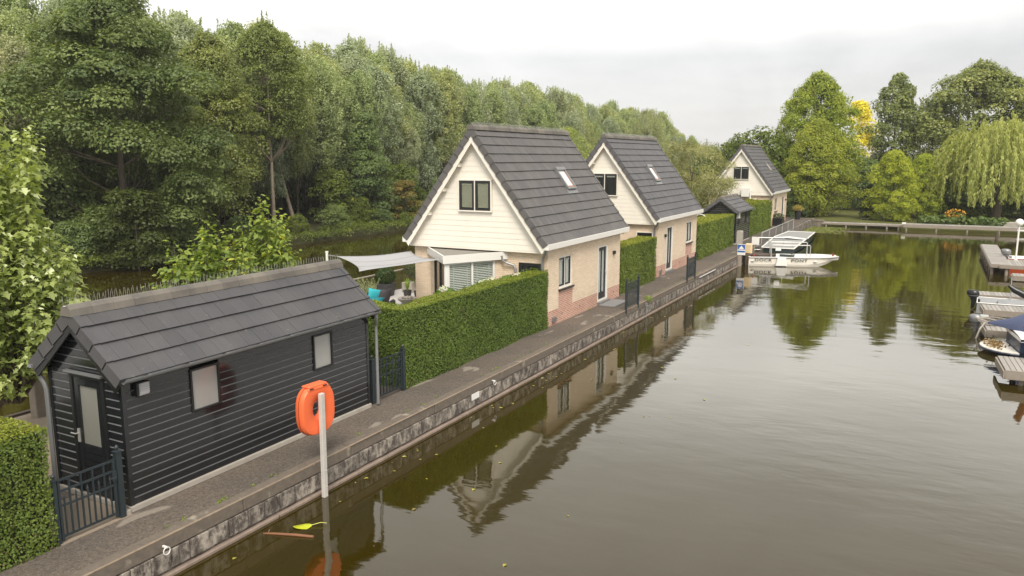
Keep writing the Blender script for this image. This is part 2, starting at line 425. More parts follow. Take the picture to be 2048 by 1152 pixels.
# ---------------------------------------------------------------- setting
def structure(name, mb, mat, **kw):
    o = mb.build(name, mat, **kw); o['kind'] = 'structure'; return o
structure('ground', MB().poly([(-3000,-3000,-1.4),(3000,-3000,-1.4),(3000,3000,-1.4),(-3000,3000,-1.4)]), M['soil'])
structure('water', MB().poly([(-70,-60,0),(160,-60,0),(160,90,0),(-70,90,0)]), M['water'])
b = MB(); b.poly([(-39.6,-60,.45),(-39.6,400,.45),(-3000,1500,.45),(-3000,-60,.45)]); b.poly([(-38.2,-60,-.4),(-38.2,400,-.4),(-39.6,400,.45),(-39.6,-60,.45)])
structure('back_bank', b, M['soil'])
b = MB(); b.box(-39,900,74.6,3000,-1.2,.42); b.box(15,900,-60,74.59,-1.2,.42)
structure('lawn', b, M['lawn'])
b = MB(); b.box(-16.8,-9.62,-12,15,-1.,.56); b.box(-19.3,-9.62,15,75,-1.,.56)
structure('island_ground', b, M['soil'])
b = MB(); b.box(-12.6,-9.60,-12,75,.50,.58)
structure('quay_path', b, M['path'])
b = MB(); b.box(-11.9,-10.47,6.0,7.12,.5,.592); b.box(-16.7,-12.7,6.4,10.,.5,.588)
structure('gravel_patch', b, M['gravel'])
b = MB(); b.box(-19.2,-11.6,14.6,26.2,.5,.62)
structure('terrace', b, M['deck'])
# ---------------------------------------------------------------- builders for houses and sheds
def slope_frame(side, ridge, eave):
    """local axes of a roof slope: s up the slope, n outward; side=+1 is the +X slope. points are (x,z)"""
    e = Vector((side*eave[0], 0, eave[1])); r = Vector((side*ridge[0], 0, ridge[1]))
    s = (r-e); L = s.length; s.normalize()
    n = Vector((side*-s.z*-1, 0, abs(s.x))) if False else Vector((side*s.z, 0, abs(s.x)))
    return e, s, n.normalized(), L
def tile_slope(mb, e, s, n, L, y0, y1, courses, tw, rng, mi=0, thick=.028):
    g = L/courses
    nt_ = max(1, round((y1-y0)/tw)); tw = (y1-y0)/nt_
    for i in range(courses):
        off = .5 if i % 2 else 0.
        edges = [y0 + tw*(j+off) for j in range(-1, nt_+1)]
        edges = sorted({min(max(v, y0), y1) for v in edges} | {y0, y1})
        for a, b in zip(edges, edges[1:]):
            if b-a < .02: continue
            j1, j2 = rng.uniform(-.003, .003), rng.uniform(-.003, .003)
            lo, hi = i*g, min(i*g + g*1.06, L+.01)
            P = lambda y, q, h: e + s*q + n*h + Vector((0, y, 0))
            h0, h1 = .052+j1, .016+j2
            mb.hexa([P(a+.002,lo,h0-thick), P(b-.002,lo,h0-thick), P(b-.002,hi,h1-thick), P(a+.002,hi,h1-thick),
                     P(a+.002,lo,h0), P(b-.002,lo,h0+rng.uniform(-.002,.002)), P(b-.002,hi,h1), P(a+.002,hi,h1)], mi)
    return g
def verge(mb, e, s, n, L, y, dy, courses, drop=.17, mi=0):
    g = L/courses
    if s.x > 0: y += .003*(1 if dy > 0 else -1)
    for i in range(courses):
        lo, hi = i*g-.004, min(i*g + g*1.05, L+.02)
        P = lambda yy, q, h: e + s*q + n*h + Vector((0, yy, 0))
        a, b = sorted((y, y+dy))
        mb.hexa([P(a,lo,-drop+.03), P(b,lo,-drop+.03), P(b,hi,-drop), P(a,hi,-drop), P(a,lo,.066), P(b,lo,.066), P(b,hi,.034), P(a,hi,.034)], mi)
def ridge_caps(mb, z, y0, y1, w=.13, step=.36, mi=0):
    n = max(1, round((y1-y0)/step)); st = (y1-y0)/n
    for i in range(n):
        a, b = y0+i*st, y0+(i+1)*st+.03
        for r0, yy0, yy1 in ((1., a, b),):
            sec = lambda y, q: [(-w*q, y, z-.11), (-w*.8*q, y, z+.0), (-w*.35*q, y, z+.055*q), (w*.35*q, y, z+.055*q), (w*.8*q, y, z+.0), (w*q, y, z-.11)]
            mb.loft([sec(a, 1.06), sec(a+.05, 1.06), sec(a+.055, 1.), sec(b, 1.)], mi, closed=True, caps=True)

def wall_panel(mb, o, u, n, W, H, holes, depth=.11, mi=0, mi2=None, zone=None):
    """vertical wall sheet from o along u (width) and +z (height), outward normal n; holes=(u0,u1,z0,z1); zone(u,z)->use mi2"""
    o, u, n = Vector(o), Vector(u), Vector(n); zv = Vector((0,0,1))
    us = sorted({0, W} | {q for h in holes for q in h[:2]} | set(zone[0] if zone else ()))
    zs = sorted({0, H} | {q for h in holes for q in h[2:]} | set(zone[1] if zone else ()))
    inside = lambda a, b: any(h[0] <= a <= h[1] and h[2] <= b <= h[3] for h in holes)
    for a, b in zip(us, us[1:]):
        for c, d in zip(zs, zs[1:]):
            if inside((a+b)/2, (c+d)/2): continue
            mm = mi2 if zone and zone[2]((a+b)/2, (c+d)/2) else mi
            mb.poly([o+u*a+zv*c, o+u*b+zv*c, o+u*b+zv*d, o+u*a+zv*d], mm)
    for (a, b, c, d) in holes:
        P = lambda i, j, k_: o + u*i + zv*j - n*k_
        for q in ([P(a,c,0),P(a,d,0),P(a,d,depth),P(a,c,depth)], [P(b,c,0),P(b,d,0),P(b,d,depth),P(b,c,depth)],
                  [P(a,d,0),P(b,d,0),P(b,d,depth),P(a,d,depth)], [P(a,c,0),P(b,c,0),P(b,c,depth),P(a,c,depth)],
                  [P(a,c,depth),P(b,c,depth),P(b,d,depth),P(a,d,depth)]): mb.poly(q, mi)

def window(parent, o, u, n, W, H, sashes=2, outer=.055, sash=.06, omat='white', smat='dark', depth=.07, blind=None, name='window', inset=0.):
    """window root part with frame; sub-parts sash, pane, blind. o = lower corner on the wall face"""
    o, u, n = Vector(o), Vector(u), Vector(n); zv = Vector((0,0,1)); o = o - n*inset
    fr = MB(); d0 = -.0
    fr.frame(o, u, zv, n, [(0,W,0,outer,d0,depth), (0,W,H-outer,H,d0,depth), (0,outer,outer,H-outer,d0,depth), (W-outer,W,outer,H-outer,d0,depth)])
    iw = W-2*outer; sw = iw/sashes
    if sashes > 1:
        for i in range(1, sashes): fr.frame(o, u, zv, n, [(outer+sw*i-.018, outer+sw*i+.018, outer, H-outer, d0, depth-.004)])
    f = fr.build(name, M[omat], parent, bevel=.004)
    sa = MB(); gl = MB(); bk = MB(); bl = MB()
    for i in range(sashes):
        a = outer+sw*i+(.018 if i else 0)+.004; b = outer+sw*(i+1)-(.018 if i < sashes-1 else 0)-.004; c, d = outer+.004, H-outer-.004
        e0, e1 = .012, depth-.012
        sa.frame(o, u, zv, n, [(a,b,c,c+sash,e0,e1), (a,b,d-sash,d,e0,e1), (a,a+sash,c+sash,d-sash,e0,e1), (b-sash,b,c+sash,d-sash,e0,e1)])
        gl.frame(o, u, zv, n, [(a+sash,b-sash,c+sash,d-sash,depth*.55,depth*.55+.006)])
        bk.frame(o, u, zv, n, [(a,b,c,d,.002,.006)])
        if blind:
            z = d-sash-.02
            bl.frame(o, u, zv, n, [(a+sash,b-sash,z-.05,z+.02,.012,.03)])
            if blind == 'roller': pass
            elif blind == 'curtain':
                bl.frame(o, u, zv, n, [(a+sash,a+sash+(b-a-2*sash)*.93,c+sash,z,.012,.018)])
            else:
                while z > c+sash+.01:
                    P = lambda i_, j_, k_: o + u*i_ + zv*j_ + n*k_
                    bl.poly([P(a+sash+.005,z,.012), P(b-sash-.005,z,.012), P(b-sash-.005,z-.022,.03), P(a+sash+.005,z-.022,.03)])
                    z -= .034
    sa.build('sash', M[smat], f); gl.build('pane', M['glass'], f); bk.build('inner_panel', M['ply'], f)
    if blind: bl.build('blind', M['curtain' if blind == 'curtain' else 'blind_green' if blind == 'green' else 'blind'], f)
    return f

def lap_boards_rect(mb, o, u, n, W, z0, z1, pitch, holes=(), kind='lap', mi=0, tri=None):
    """horizontal cladding; kind lap: shadow line below each board, cove: ledge catching light on top of each board.
    tri(z)->(umin,umax) limits for gables"""
    o, u, n = Vector(o), Vector(u), Vector(n); zv = Vector((0,0,1))
    z = z0
    P = lambda i, j, k_: o + u*i + zv*j + n*k_
    while z < z1-.005:
        zt = min(z+pitch, z1)
        def strip(za, ka, zb, kb, mi=mi):
            la = tri(za) if tri else (0, W); lb = tri(zb) if tri else (0, W)
            spans = [(0., 1.)]
            zc = (za+zb)/2
            cuts = sorted([(h[0], h[1]) for h in holes if h[2] < zc < h[3]])
            if cuts and not tri:
                segs, cur = [], 0.
                for a, b in cuts: segs.append((cur, a)); cur = b
                segs.append((cur, W))
                for a, b in segs:
                    if b-a > .001: mb.poly([P(a,za,ka), P(b,za,ka), P(b,zb,kb), P(a,zb,kb)], mi)
            else:
                if lb[1]-lb[0] < .01: lb = ((la[0]+la[1])/2-.001, (la[0]+la[1])/2+.001)
                mb.poly([P(la[0],za,ka), P(la[1],za,ka), P(lb[1],zb,kb), P(lb[0],zb,kb)], mi)
        if kind == 'lap':
            strip(z, .0, z+.0005, .009); strip(z+.0005, .009, zt, .001)
        else:
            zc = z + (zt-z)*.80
            strip(z, .02, zc, .02); strip(zc, .02, zc+(zt-zc)*.55, .002, mi+1); strip(zc+(zt-zc)*.55, .002, zt, .002); strip(zt, .002, zt+.0004, .02)  # ledge strip takes the paler colour with the highlight painted in
        z = zt

HOUSE_RIDGE, HOUSE_EAVE = 6.37, 2.66
def house(name, label, cx, y0, mirror, tile, seed, full=True, blind='green'):
    rng = random.Random(seed)
    h = thing(name, label, 'house', (cx, y0, .58), group='gabled holiday houses along the canal')
    HW, LEN = 2.58, 6.5
    fy = (lambda a, b: (a, b)) if not mirror else (lambda a, b: (LEN-b, LEN-a))
    # brick walls
    wy = fy(.84, 1.92); dy = fy(4.22, 5.22)
    wz, dz = (1.13, 2.2), (.14, 2.2)
    wall = MB()
    holes = [(wy[0], wy[1], *wz), (dy[0], dy[1], *dz)]
    red = ([wy[0]-.03, wy[1]+.03], [.50], lambda a, z: z < .50 or (wy[0]-.03 < a < wy[1]+.03 and z < wz[0]))
    wall_panel(wall, (HW,0,0), (0,1,0), (1,0,0), LEN, 2.62, holes, .11, 0, 1, red)
    plinth = ([], [.50], lambda a, z: z < .50)
    wall_panel(wall, (-HW,0,0), (1,0,0), (0,-1,0), 2*HW, 2.62, [], .1, 0, 1, plinth)
    wall_panel(wall, (HW,LEN,0), (-1,0,0), (0,1,0), 2*HW, 2.62, [], .1, 0, 1, plinth)
    wall_panel(wall, (-HW,LEN,0), (0,-1,0), (-1,0,0), LEN, 2.62, [], .1, 0, 1, plinth)
    wall.build('wall', [M['brick'], M['brick_red']], h, fix=False)
    # gable cladding, front and back
    cl = MB(); gy = -.18
    sl = lambda z: max(.0, (HOUSE_RIDGE-.12-z)*(2.62+.10)/(HOUSE_RIDGE-HOUSE_EAVE+.05))
    lap_boards_rect(cl, (0,gy,0), (1,0,0), (0,-1,0), 1, 2.47, 6.2, .178, tri=lambda z: (-min(sl(z),2.66), min(sl(z),2.66)))
    cl.box(-2.66, 2.66, gy+.004, 0.0, 2.455, 2.468); cl.box(-2.66, 2.66, gy-.018, gy+.002, 2.41, 2.466)
    cl.build('gable_cladding', M['cladding'], h); cl = MB()
    lap_boards_rect(cl, (0,LEN+.18,0), (-1,0,0), (0,1,0), 1, 2.47, 6.2, .178, tri=lambda z: (-min(sl(z),2.66), min(sl(z),2.66)))
    cl.build('gable_cladding', M['cladding'], h)
    # roof
    yv0, yv1 = -.45, LEN+.45
    rf = MB()
    for side in (1, -1):
        e, s, n, L = slope_frame(side, (0, HOUSE_RIDGE), (2.72, HOUSE_EAVE+.03))
        tile_slope(rf, e, s, n, L, yv0+.1, yv1-.1, 13, .30, rng)
        verge(rf, e, s, n, L, yv0, .13, 13); verge(rf, e, s, n, L, yv1, -.13, 13)
        P = lambda y, q, t: e + s*q + n*t + Vector((0, y, 0))
        rf.hexa([P(yv0+.14,.0,-.1), P(yv1-.14,.0,-.1), P(yv1-.14,L,-.1), P(yv0+.14,L,-.1), P(yv0+.14,.0,-.012), P(yv1-.14,.0,-.012), P(yv1-.14,L,-.012), P(yv0+.14,L,-.012)])
    roof = rf.build('roof', M[tile], h)
    rc = MB(); ridge_caps(rc, HOUSE_RIDGE+.045, yv0-.02, yv1, .14); rc.build('ridge_cap', M['ridge'], roof)
    sp_ = MB(); y = yv0+.1
    while full and y < yv1-.1:
        for dx in (-.05, .0, .05): sp_.tube([(dx*.5,y,HOUSE_RIDGE+.09), (dx*1.6, y+rng.uniform(-.01,.01), HOUSE_RIDGE+.19)], .0022, 3)
        y += .055
    if full: sp_.build('bird_spikes', M['steel'], roof)['kind'] = 'stuff'
    # barge boards and soffit
    for side in (1, -1):
        e, s, n, L = slope_frame(side, (0, HOUSE_RIDGE), (2.72, HOUSE_EAVE+.03))
        P = lambda y, q, t: e + s*q + n*t + Vector((0, y, 0))
        for (ya, yb) in ((yv0+.03+.0015*side, yv0+.06), (yv1-.06, yv1-.03+.0015*side)):
            bb = MB(); bb.hexa([P(ya,-.12,-.29), P(yb,-.12,-.29), P(yb,L-.16,-.29), P(ya,L-.16,-.29), P(ya,-.05,-.105), P(yb,-.05,-.105), P(yb,L+.0,-.105), P(ya,L+.0,-.105)]); bb.build('barge_board', M['cream'], h)
        for (ya, yb) in ((yv0+.061, -.17), (LEN+.17, yv1-.061)):
            bb = MB(); bb.hexa([P(ya,-.0,-.20), P(yb,-.0,-.20), P(yb,L-.1,-.20), P(ya,L-.1,-.20), P(ya,-.0,-.18), P(yb,-.0,-.18), P(yb,L-.1,-.18), P(ya,L-.1,-.18)]); bb.build('soffit', M['cream'], h)
    for side in (1, -1):
        e, s, n, L = slope_frame(side, (0, HOUSE_RIDGE), (2.72, HOUSE_EAVE+.03))
        for q in (.28, .50, .72) if side < 0 else (.72,):
            c = e + s*(L*q) - n*.27; pe = MB(); pe.box(c.x-.05, c.x+.05, yv0+.065, -.17, c.z-.06, c.z+.05); pe.build('purlin_end', M['cream'], h)
    # boxed gutter / fascia, both eaves
    for side in (1, -1):
        fa = MB(); x = side*2.60
        fa.box(side*2.585, side*2.80, yv0+.02, yv1-.02, 2.55, 2.575); fa.box(side*2.775, side*2.80, yv0+.02, yv1-.02, 2.576, 2.735)
        fa.box(side*2.585, side*2.774, yv0+.02, yv0+.045, 2.576, 2.72); fa.box(side*2.585, side*2.774, yv1-.045, yv1-.02, 2.576, 2.72)
        fa.build('gutter', M['white'], h, bevel=.006)
    # downpipe on the front right corner
    dp = MB(); q = HW-.16
    dp.tube([(q+.22,-.30,2.56), (q+.20,-.28,2.46), (q+.02,-.075,2.28), (q,-.06,2.2), (q,-.06,.1)], .04, 10)
    for z in (.5, 1.6): dp.box(q-.05, q+.05, -.10, -.0, z, z+.03)
    dp.build('downpipe', M['zinc'], h, smooth=True)
    # gable window
    g = window(h, (-.62,gy-.018,3.66), (1,0,0), (0,-1,0), 1.28, 1.06, 2, .045, .075, 'cream', 'dark', .075, blind)
    # side window
    wn = window(h, (HW,wy[0],wz[0]), (0,1,0), (1,0,0), wy[1]-wy[0], wz[1]-wz[0], 2, .06, .05, 'white', 'dark', .07, 'curtain', inset=.105)
    s_ = MB(); s_.box(HW-.10, HW+.07, wy[0]-.05, wy[1]+.05, wz[0]-.06, wz[0]-.004); s_.build('sill', M['dark'], wn, bevel=.006)
    # canal side door
    fr = MB(); o, u, n = Vector((HW-.10,0,0)), Vector((0,1,0)), Vector((1,0,0)); a, b = dy
    fr.frame(o, u, (0,0,1), n, [(a,b,dz[1]-.06,dz[1],.0,.075), (a,a+.10,dz[0],dz[1]-.06,.0,.095), (b-.10,b,dz[0],dz[1]-.06,.0,.095), (a,b,dz[0]-.0,dz[0]+.06,.076,.10)])
    d = fr.build('door', M['white'], h, bevel=.004)
    lf = MB(); lf.frame(o, u, (0,0,1), n, [(a+.104,a+.19,.21,2.13,.012,.055), (b-.19,b-.104,.21,2.13,.012,.055), (a+.19,b-.19,2.02,2.13,.012,.055), (a+.19,b-.19,.21,.44,.012,.055), ((a+b)/2-.02,(a+b)/2+.02,.44,2.02,.014,.05)])
    lf.build('door_leaf', M['dark'], d)
    pn = MB(); pn.frame(o, u, (0,0,1), n, [(a+.19,(a+b)/2-.02,.44,2.02,.03,.036), ((a+b)/2+.02,b-.19,.44,2.02,.03,.036)]); pn.build('pane', M['glass'], d)
    cu = MB(); cu.frame(o, u, (0,0,1), n, [(a+.19,b-.19,.44,2.02,.004,.010)]); cu.build('curtain', M['curtain'], d)
    hd = MB(); hy = (b-.13) if not mirror else (a+.13); hd.box(HW-.045, HW-.03, hy-.02, hy+.02, 1.02, 1.24); hd.tube([(HW-.03,hy,1.16), (HW+.01,hy,1.16), (HW+.01,hy-.12,1.16)], .01, 6); hd.build('handle', M['steel'], d)
    st = MB(); st.box(HW+.002, HW+.12, a-.02, b+.02, .004, .12); st.build('threshold', M['grey'], d)
    # lamp, vents
    la = MB(); ly = (dy[1]+.55) if not mirror else (dy[0]-.3); la.box(HW, HW+.09, ly-.08, ly+.08, 1.78, 1.9); la.box(HW+.02, HW+.075, ly-.06, ly+.06, 1.76, 1.779); la.build('wall_lamp', M['dark'], h, bevel=.008)
    for yy in ((1.1, 2.6, 5.9) if not mirror else (.6, 3.6, 5.4)):
        ve = MB(); ve.tube([(HW-.01,yy,.28), (HW+.008,yy,.28)], .03, 10); ve.build('air_vent', M['dark'], h)
    if full:
        mt = MB(); mt.box(HW, HW+.06, .30, .58, .12, .26); mt.tube([(HW+.03,.38,.0), (HW+.03,.38,.13)], .014, 6); mt.build('meter_box', M['grey'], h)
    # skylight on the canal side slope
    e, s, n, L = slope_frame(1, (0, HOUSE_RIDGE), (2.72, HOUSE_EAVE+.03))
    yc = 3.95 if not mirror else 2.75
    q0 = L*.42; q1 = q0+.95
    sk = MB(); o2 = e + n*.03
    sk.frame(o2, (0,1,0), s, n, [(yc-.36,yc+.36,q0,q0+.08,.0,.10), (yc-.36,yc+.36,q1-.14,q1,.0,.13), (yc-.36,yc-.29,q0+.08,q1-.14,.0,.10), (yc+.29,yc+.36,q0+.08,q1-.14,.0,.10), (yc-.42,yc+.42,q0-.16,q0,.0,.03)])
    k_ = sk.build('skylight', M['grey'], roof, bevel=.006)
    g_ = MB(); g_.frame(o2, (0,1,0), s, n, [(yc-.29,yc+.29,q0+.08,q1-.14,.05,.06)]); g_.build('pane', M['sky_pane'], k_)
    i_ = MB(); i_.frame(o2, (0,1,0), s, n, [(yc-.285,yc+.285,q0+.085,q0+.15,.061,.075), (yc-.285,yc-.24,q0+.151,q1-.15,.061,.075), (yc+.24,yc+.285,q0+.151,q1-.15,.061,.075)]); i_.build('inner_frame', M['sky_wood'], k_)
    return h
M['sky_pane'] = plain('skylight_glass', (.62,.64,.66), .08, .08, 3., spec=.8)
M['sky_wood'] = plain('skylight_wood', (.33,.17,.11), .5, .15)

H1 = house('brick_house', 'cream gabled house with the corner bay window, next to the grey shade sail', -13.24, 22.2, False, 'tile', 1)
H2 = house('brick_house', 'cream gabled house just beyond the short dense hedge, without a bay window', -13.46, 34.2, True, 'tile_blue', 2, blind='roller')
H3 = house('brick_house', 'small distant cream gabled house with the air conditioner, beside the bright green trees', -13.85, 64.9, False, 'tile_blue', 3, full=False, blind='roller')

# second ground floor windows seen over the hedges
for H in (H1, H2):
    x0 = 1.55
    window(H, (x0,0,1.0), (1,0,0), (0,-1,0), .78, 1.06, 1, .035, .05, 'cream' if H is H2 else 'dark', 'dark', .06, None)
# corner bay of the nearest house (three-sided, flat felt roof with deep white fascia)
def bay(h):
    A, Bc, D = Vector((-2.05,0,0)), Vector((-.06,-2.02,0)), Vector((1.05,0,0))      # left wall end, front corner, right wall end
    zr, zb = 2.36, 2.13
    root = MB()
    root.prism([(A.x-.02,-.03,zr-.02), (Bc.x,Bc.y+.05,zr-.02), (D.x-.02,-.03,zr-.02)], (0,0,.015))
    bp = root.build('bay_window', M['felt'], h)
    fa = MB(); fa.bar(A+Vector((0,0,(zr+zb)/2+.02)), Bc+Vector((0,0,(zr+zb)/2+.02)), .05, .25); fa.bar(Bc+Vector((.0,-.0,(zr+zb)/2+.021)), D+Vector((.06,.0,(zr+zb)/2+.021)), .05, .25)
    fa.build('fascia', M['white'], bp)
    u = (D-Bc).normalized(); n = Vector((u.y,-u.x,0)); W = (D-Bc).length
    ob = Bc - n*.12 + u*.06
    fr = MB(); Wd = W*.80
    fr.frame(ob, u, (0,0,1), n, [(0,.17,.0,zb,0,.07), (Wd*.545-.035,Wd*.545+.035,.55,zb-.0,0,.065), (Wd-.07,Wd,.0,zb,0,.07), (.17,Wd-.07,zb-.05,zb,0,.06), (.17,Wd-.07,.5,.56,0,.06)])
    fr.build('frame', M['white'], bp, bevel=.005)
    pn = MB(); bl = MB(); bk = MB()
    bk.frame(ob, u, (0,0,1), n, [(.17,Wd-.07,.56,zb-.05,-.02,-.015)])
    for a, b in ((.17, Wd*.545-.035), (Wd*.545+.035, Wd-.07)):
        pn.frame(ob, u, (0,0,1), n, [(a,b,.56,zb-.05,.04,.046)])
        z = zb-.06
        bl.frame(ob, u, (0,0,1), n, [(a+.01,b-.01,z-.07,z,.005,.03)])
        z -= .09
        while z > .6:
            P = lambda i_, j_, k_: ob + u*i_ + Vector((0,0,j_)) + n*k_
            bl.poly([P(a+.01,z,.002), P(b-.01,z,.002), P(b-.01,z-.03,.03), P(a+.01,z-.03,.03)]); z -= .056
        for q in (.2, .82):
            qq = a+(b-a)*q; bl.frame(ob, u, (0,0,1), n, [(qq-.012,qq+.012,.6,zb-.1,.031,.034)])
    pn.build('pane', M['glass'], bp); bl.build('blind', M['blind'], bp); bk.build('inner_panel', M['bay_in'], bp)
    wl = MB(); wl.frame(ob, u, (0,0,1), n, [(Wd,W-.08,0,zb,-.02,.05), (.17,Wd-.07,0,.5,-.02,.05)]); wl.build('bay_wall', M['brick'], bp)
    # left face: glazed double doors in dark and brown frames
    u2 = (Bc-A).normalized(); n2 = Vector((u2.y,-u2.x,0)); W2 = (Bc-A).length
    dr = MB(); oa = A - n2*.13
    wl2 = MB(); wl2.frame(oa, u2, (0,0,1), n2, [(.0,W2*.30,0,zb,-.02,.05)]); wl2.build('bay_wall', M['brick'], bp)
    dr.frame(oa, u2, (0,0,1), n2, [(W2*.30,W2*.33,0,zb,0,.07), (W2*.60,W2*.64,.0,zb,0,.06), (W2*.92,W2*.95,.0,zb,0,.06), (W2*.33,W2*.92,zb-.08,zb,0,.06), (W2*.33,W2*.92,.0,.12,0,.06)])
    d = dr.build('terrace_door', M['dark'], bp)
    p2 = MB(); p2.frame(oa, u2, (0,0,1), n2, [(W2*.33,W2*.92,.12,zb-.08,.02,.026)]); p2.build('pane', M['door_glass'], d)
    hd = MB(); hd.frame(oa, u2, (0,0,1), n2, [(W2*.66,W2*.675,.95,1.15,.06,.09)]); hd.build('handle', M['steel'], d)
    bm_ = MB(); bm_.box(-1.75, 1.12, -.10, -.004, zr+.06, zr+.105); bm_.box(-1.95, 1.1, -.05, -.004, zr-.05, zr+.058)
    bm_.build('roof_flashing', M['wood'], bp)
    pp = MB(); pp.tube([(1.0,-.22,zb+.14), (1.02,-.20,zb-.02), (1.15,-.14,zb-.1), (1.38,-.08,zb-.17), (1.44,-.07,zb-.28), (1.44,-.07,.2)], .04, 10); pp.build('downpipe', M['zinc'], bp, smooth=True)
M['felt'] = plain('roof_felt', (.24,.225,.20), .95, .2, 9., .5)
M['bay_in'] = plain('bay_interior', (.05,.075,.07), .7, .2)
M['door_glass'] = plain('door_glass_brown', (.13,.10,.075), .12, .2, 2., spec=.7)
bay(H1)
l_ = MB(); l_.box(-2.45, -2.25, -.11, -.004, 1.93, 1.99); l_.build('wall_lamp', M['dark'], H1)
# air conditioner and flue on the far house
ac = MB(); ac.box(.15, .75, -.55, -.21, 2.3, 3.0); ac.box(.75, 1.35, -.5, -.2, 1.9, 2.15); ac.tube([(.85,-.4,2.15), (.85,-.4,2.75), (1.0,-.4,2.8)], .06, 8); ac.build('air_conditioner', M['white'], H3, bevel=.02)

# ---------------------------------------------------------------- sheds
def shed(name, label, cx, y0, W, LEN, ridge, eave, seed, door=True, tile='tile_shed', wins=(), ov=.17, group='black boarded sheds by the path'):
    rng = random.Random(seed)
    h = thing(name, label, 'shed', (cx, y0, .58), group=group)
    HW = W/2
    holes = [(a,b,c,d) for a,b,c,d in wins]
    wl = MB()
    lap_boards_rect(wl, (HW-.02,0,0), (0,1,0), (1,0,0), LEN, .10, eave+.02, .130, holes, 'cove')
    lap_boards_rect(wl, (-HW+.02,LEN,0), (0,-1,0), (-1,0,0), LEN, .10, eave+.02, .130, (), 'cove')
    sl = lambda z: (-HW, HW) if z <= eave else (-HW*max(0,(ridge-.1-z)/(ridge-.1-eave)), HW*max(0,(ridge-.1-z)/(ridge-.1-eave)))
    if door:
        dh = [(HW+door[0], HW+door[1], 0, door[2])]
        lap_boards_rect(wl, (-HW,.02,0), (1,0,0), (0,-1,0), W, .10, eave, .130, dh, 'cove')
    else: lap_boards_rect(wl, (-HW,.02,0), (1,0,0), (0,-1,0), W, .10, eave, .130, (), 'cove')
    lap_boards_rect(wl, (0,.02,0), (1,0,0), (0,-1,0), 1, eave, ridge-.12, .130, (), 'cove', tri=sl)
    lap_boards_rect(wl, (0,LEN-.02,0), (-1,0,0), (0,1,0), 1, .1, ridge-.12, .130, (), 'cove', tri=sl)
    for x in (-HW, HW):
        for y in (0, LEN):
            sx = 1 if x > 0 else -1; sy = 1 if y else -1
            wl.box(x-sx*.055, x+sx*.012, y-sy*.055, y+sy*.012, .10, eave+.0)
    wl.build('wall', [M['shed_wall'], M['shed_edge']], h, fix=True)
    pl = MB(); pl.box(-HW-.03, HW+.035, -.03, LEN+.03, 0, .098); pl.build('plinth', M['concrete'], h, bevel=.01)
    rf = MB(); ex = HW+.20; ez = eave+.03 - .0
    ez = eave + .05
    for side in (1, -1):
        e, s, n, L = slope_frame(side, (0, ridge), (ex, ez))
        tile_slope(rf, e, s, n, L, -ov+.08, LEN+ov-.08, 4, .30, rng, thick=.03)
        verge(rf, e, s, n, L, -ov, .11, 4, .16); verge(rf, e, s, n, L, LEN+ov, -.11, 4, .16)
        P = lambda y, q, t: e + s*q + n*t + Vector((0, y, 0))
        rf.hexa([P(-ov+.12,.02,-.06), P(LEN+ov-.12,.02,-.06), P(LEN+ov-.12,L,-.06), P(-ov+.12,L,-.06), P(-ov+.12,.02,-.014), P(LEN+ov-.12,.02,-.014), P(LEN+ov-.12,L,-.014), P(-ov+.12,L,-.014)])
    roof = rf.build('roof', M[tile], h)
    rc = MB(); ridge_caps(rc, ridge+.05, -ov-.02, LEN+ov, .13); rc.build('ridge_cap', M['ridge'], roof)
    for side in (1, -1):
        e, s, n, L = slope_frame(side, (0, ridge), (ex, ez)); P = lambda y, q, t: e + s*q + n*t + Vector((0, y, 0))
        for ya, yb in ((-ov+.02+.0015*side, -ov+.05), (LEN+ov-.05, LEN+ov-.02+.0015*side)):
            bb = MB(); bb.hexa([P(ya,-.02,-.24), P(yb,-.02,-.24), P(yb,L-.14,-.24), P(ya,L-.14,-.24), P(ya,-.02,-.08), P(yb,-.02,-.08), P(yb,L,-.08), P(ya,L,-.08)]); bb.build('barge_board', M['black'], h)
    gu = MB()
    sec = lambda y: [(HW+.225+.055*math.cos(a), y, ez+.012+.055*math.sin(a)) for a in [PI+PI*i/8 for i in range(9)]] + [(HW+.225+.045*math.cos(a), y, ez+.012+.045*math.sin(a)) for a in [2*PI-PI*i/8 for i in range(9)]]
    gu.loft([sec(-ov+.05), sec(LEN+ov-.02)], closed=True, caps=True)
    y = .3
    while y < LEN: gu.box(HW+.06, HW+.285, y, y+.025, ez+.006, ez+.02); y += .75
    gu.build('gutter', M['zinc'], h, smooth=True)
    for (a, b, c, d) in wins:
        f = MB(); o, u, n = Vector((HW,0,0)), Vector((0,1,0)), Vector((1,0,0))
        f.frame(o, u, (0,0,1), n, [(a,b,c,c+.036,-.05,.03), (a,b,d-.036,d,-.05,.03), (a,a+.036,c+.036,d-.036,-.05,.03), (b-.036,b,c+.036,d-.036,-.05,.03)])
        fo = f.build('window', M['black'], h, bevel=.004)
        p = MB(); p.frame(o, u, (0,0,1), n, [(a+.036,b-.036,c+.036,d-.036,-.02,-.01)]); p.build('pane', M['frost'], fo)
    return h, roof, ez
M['shed_edge'] = plain('board_edge_highlight', (.13,.135,.14), .35, .3, 5.)  # board ledges painted paler to carry the sky highlight
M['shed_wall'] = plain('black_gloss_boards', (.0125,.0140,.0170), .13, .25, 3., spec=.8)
S1, S1r, ez1 = shed('garden_shed', 'long glossy black boarded shed behind the orange lifebuoy case', -11.455, 7.16, 1.81, 5.82, 3.10, 2.10, 11,
               door=(-.34, .50, 2.10), wins=((1.22,1.82,1.24,1.98), (4.12,4.68,1.24,1.96)))
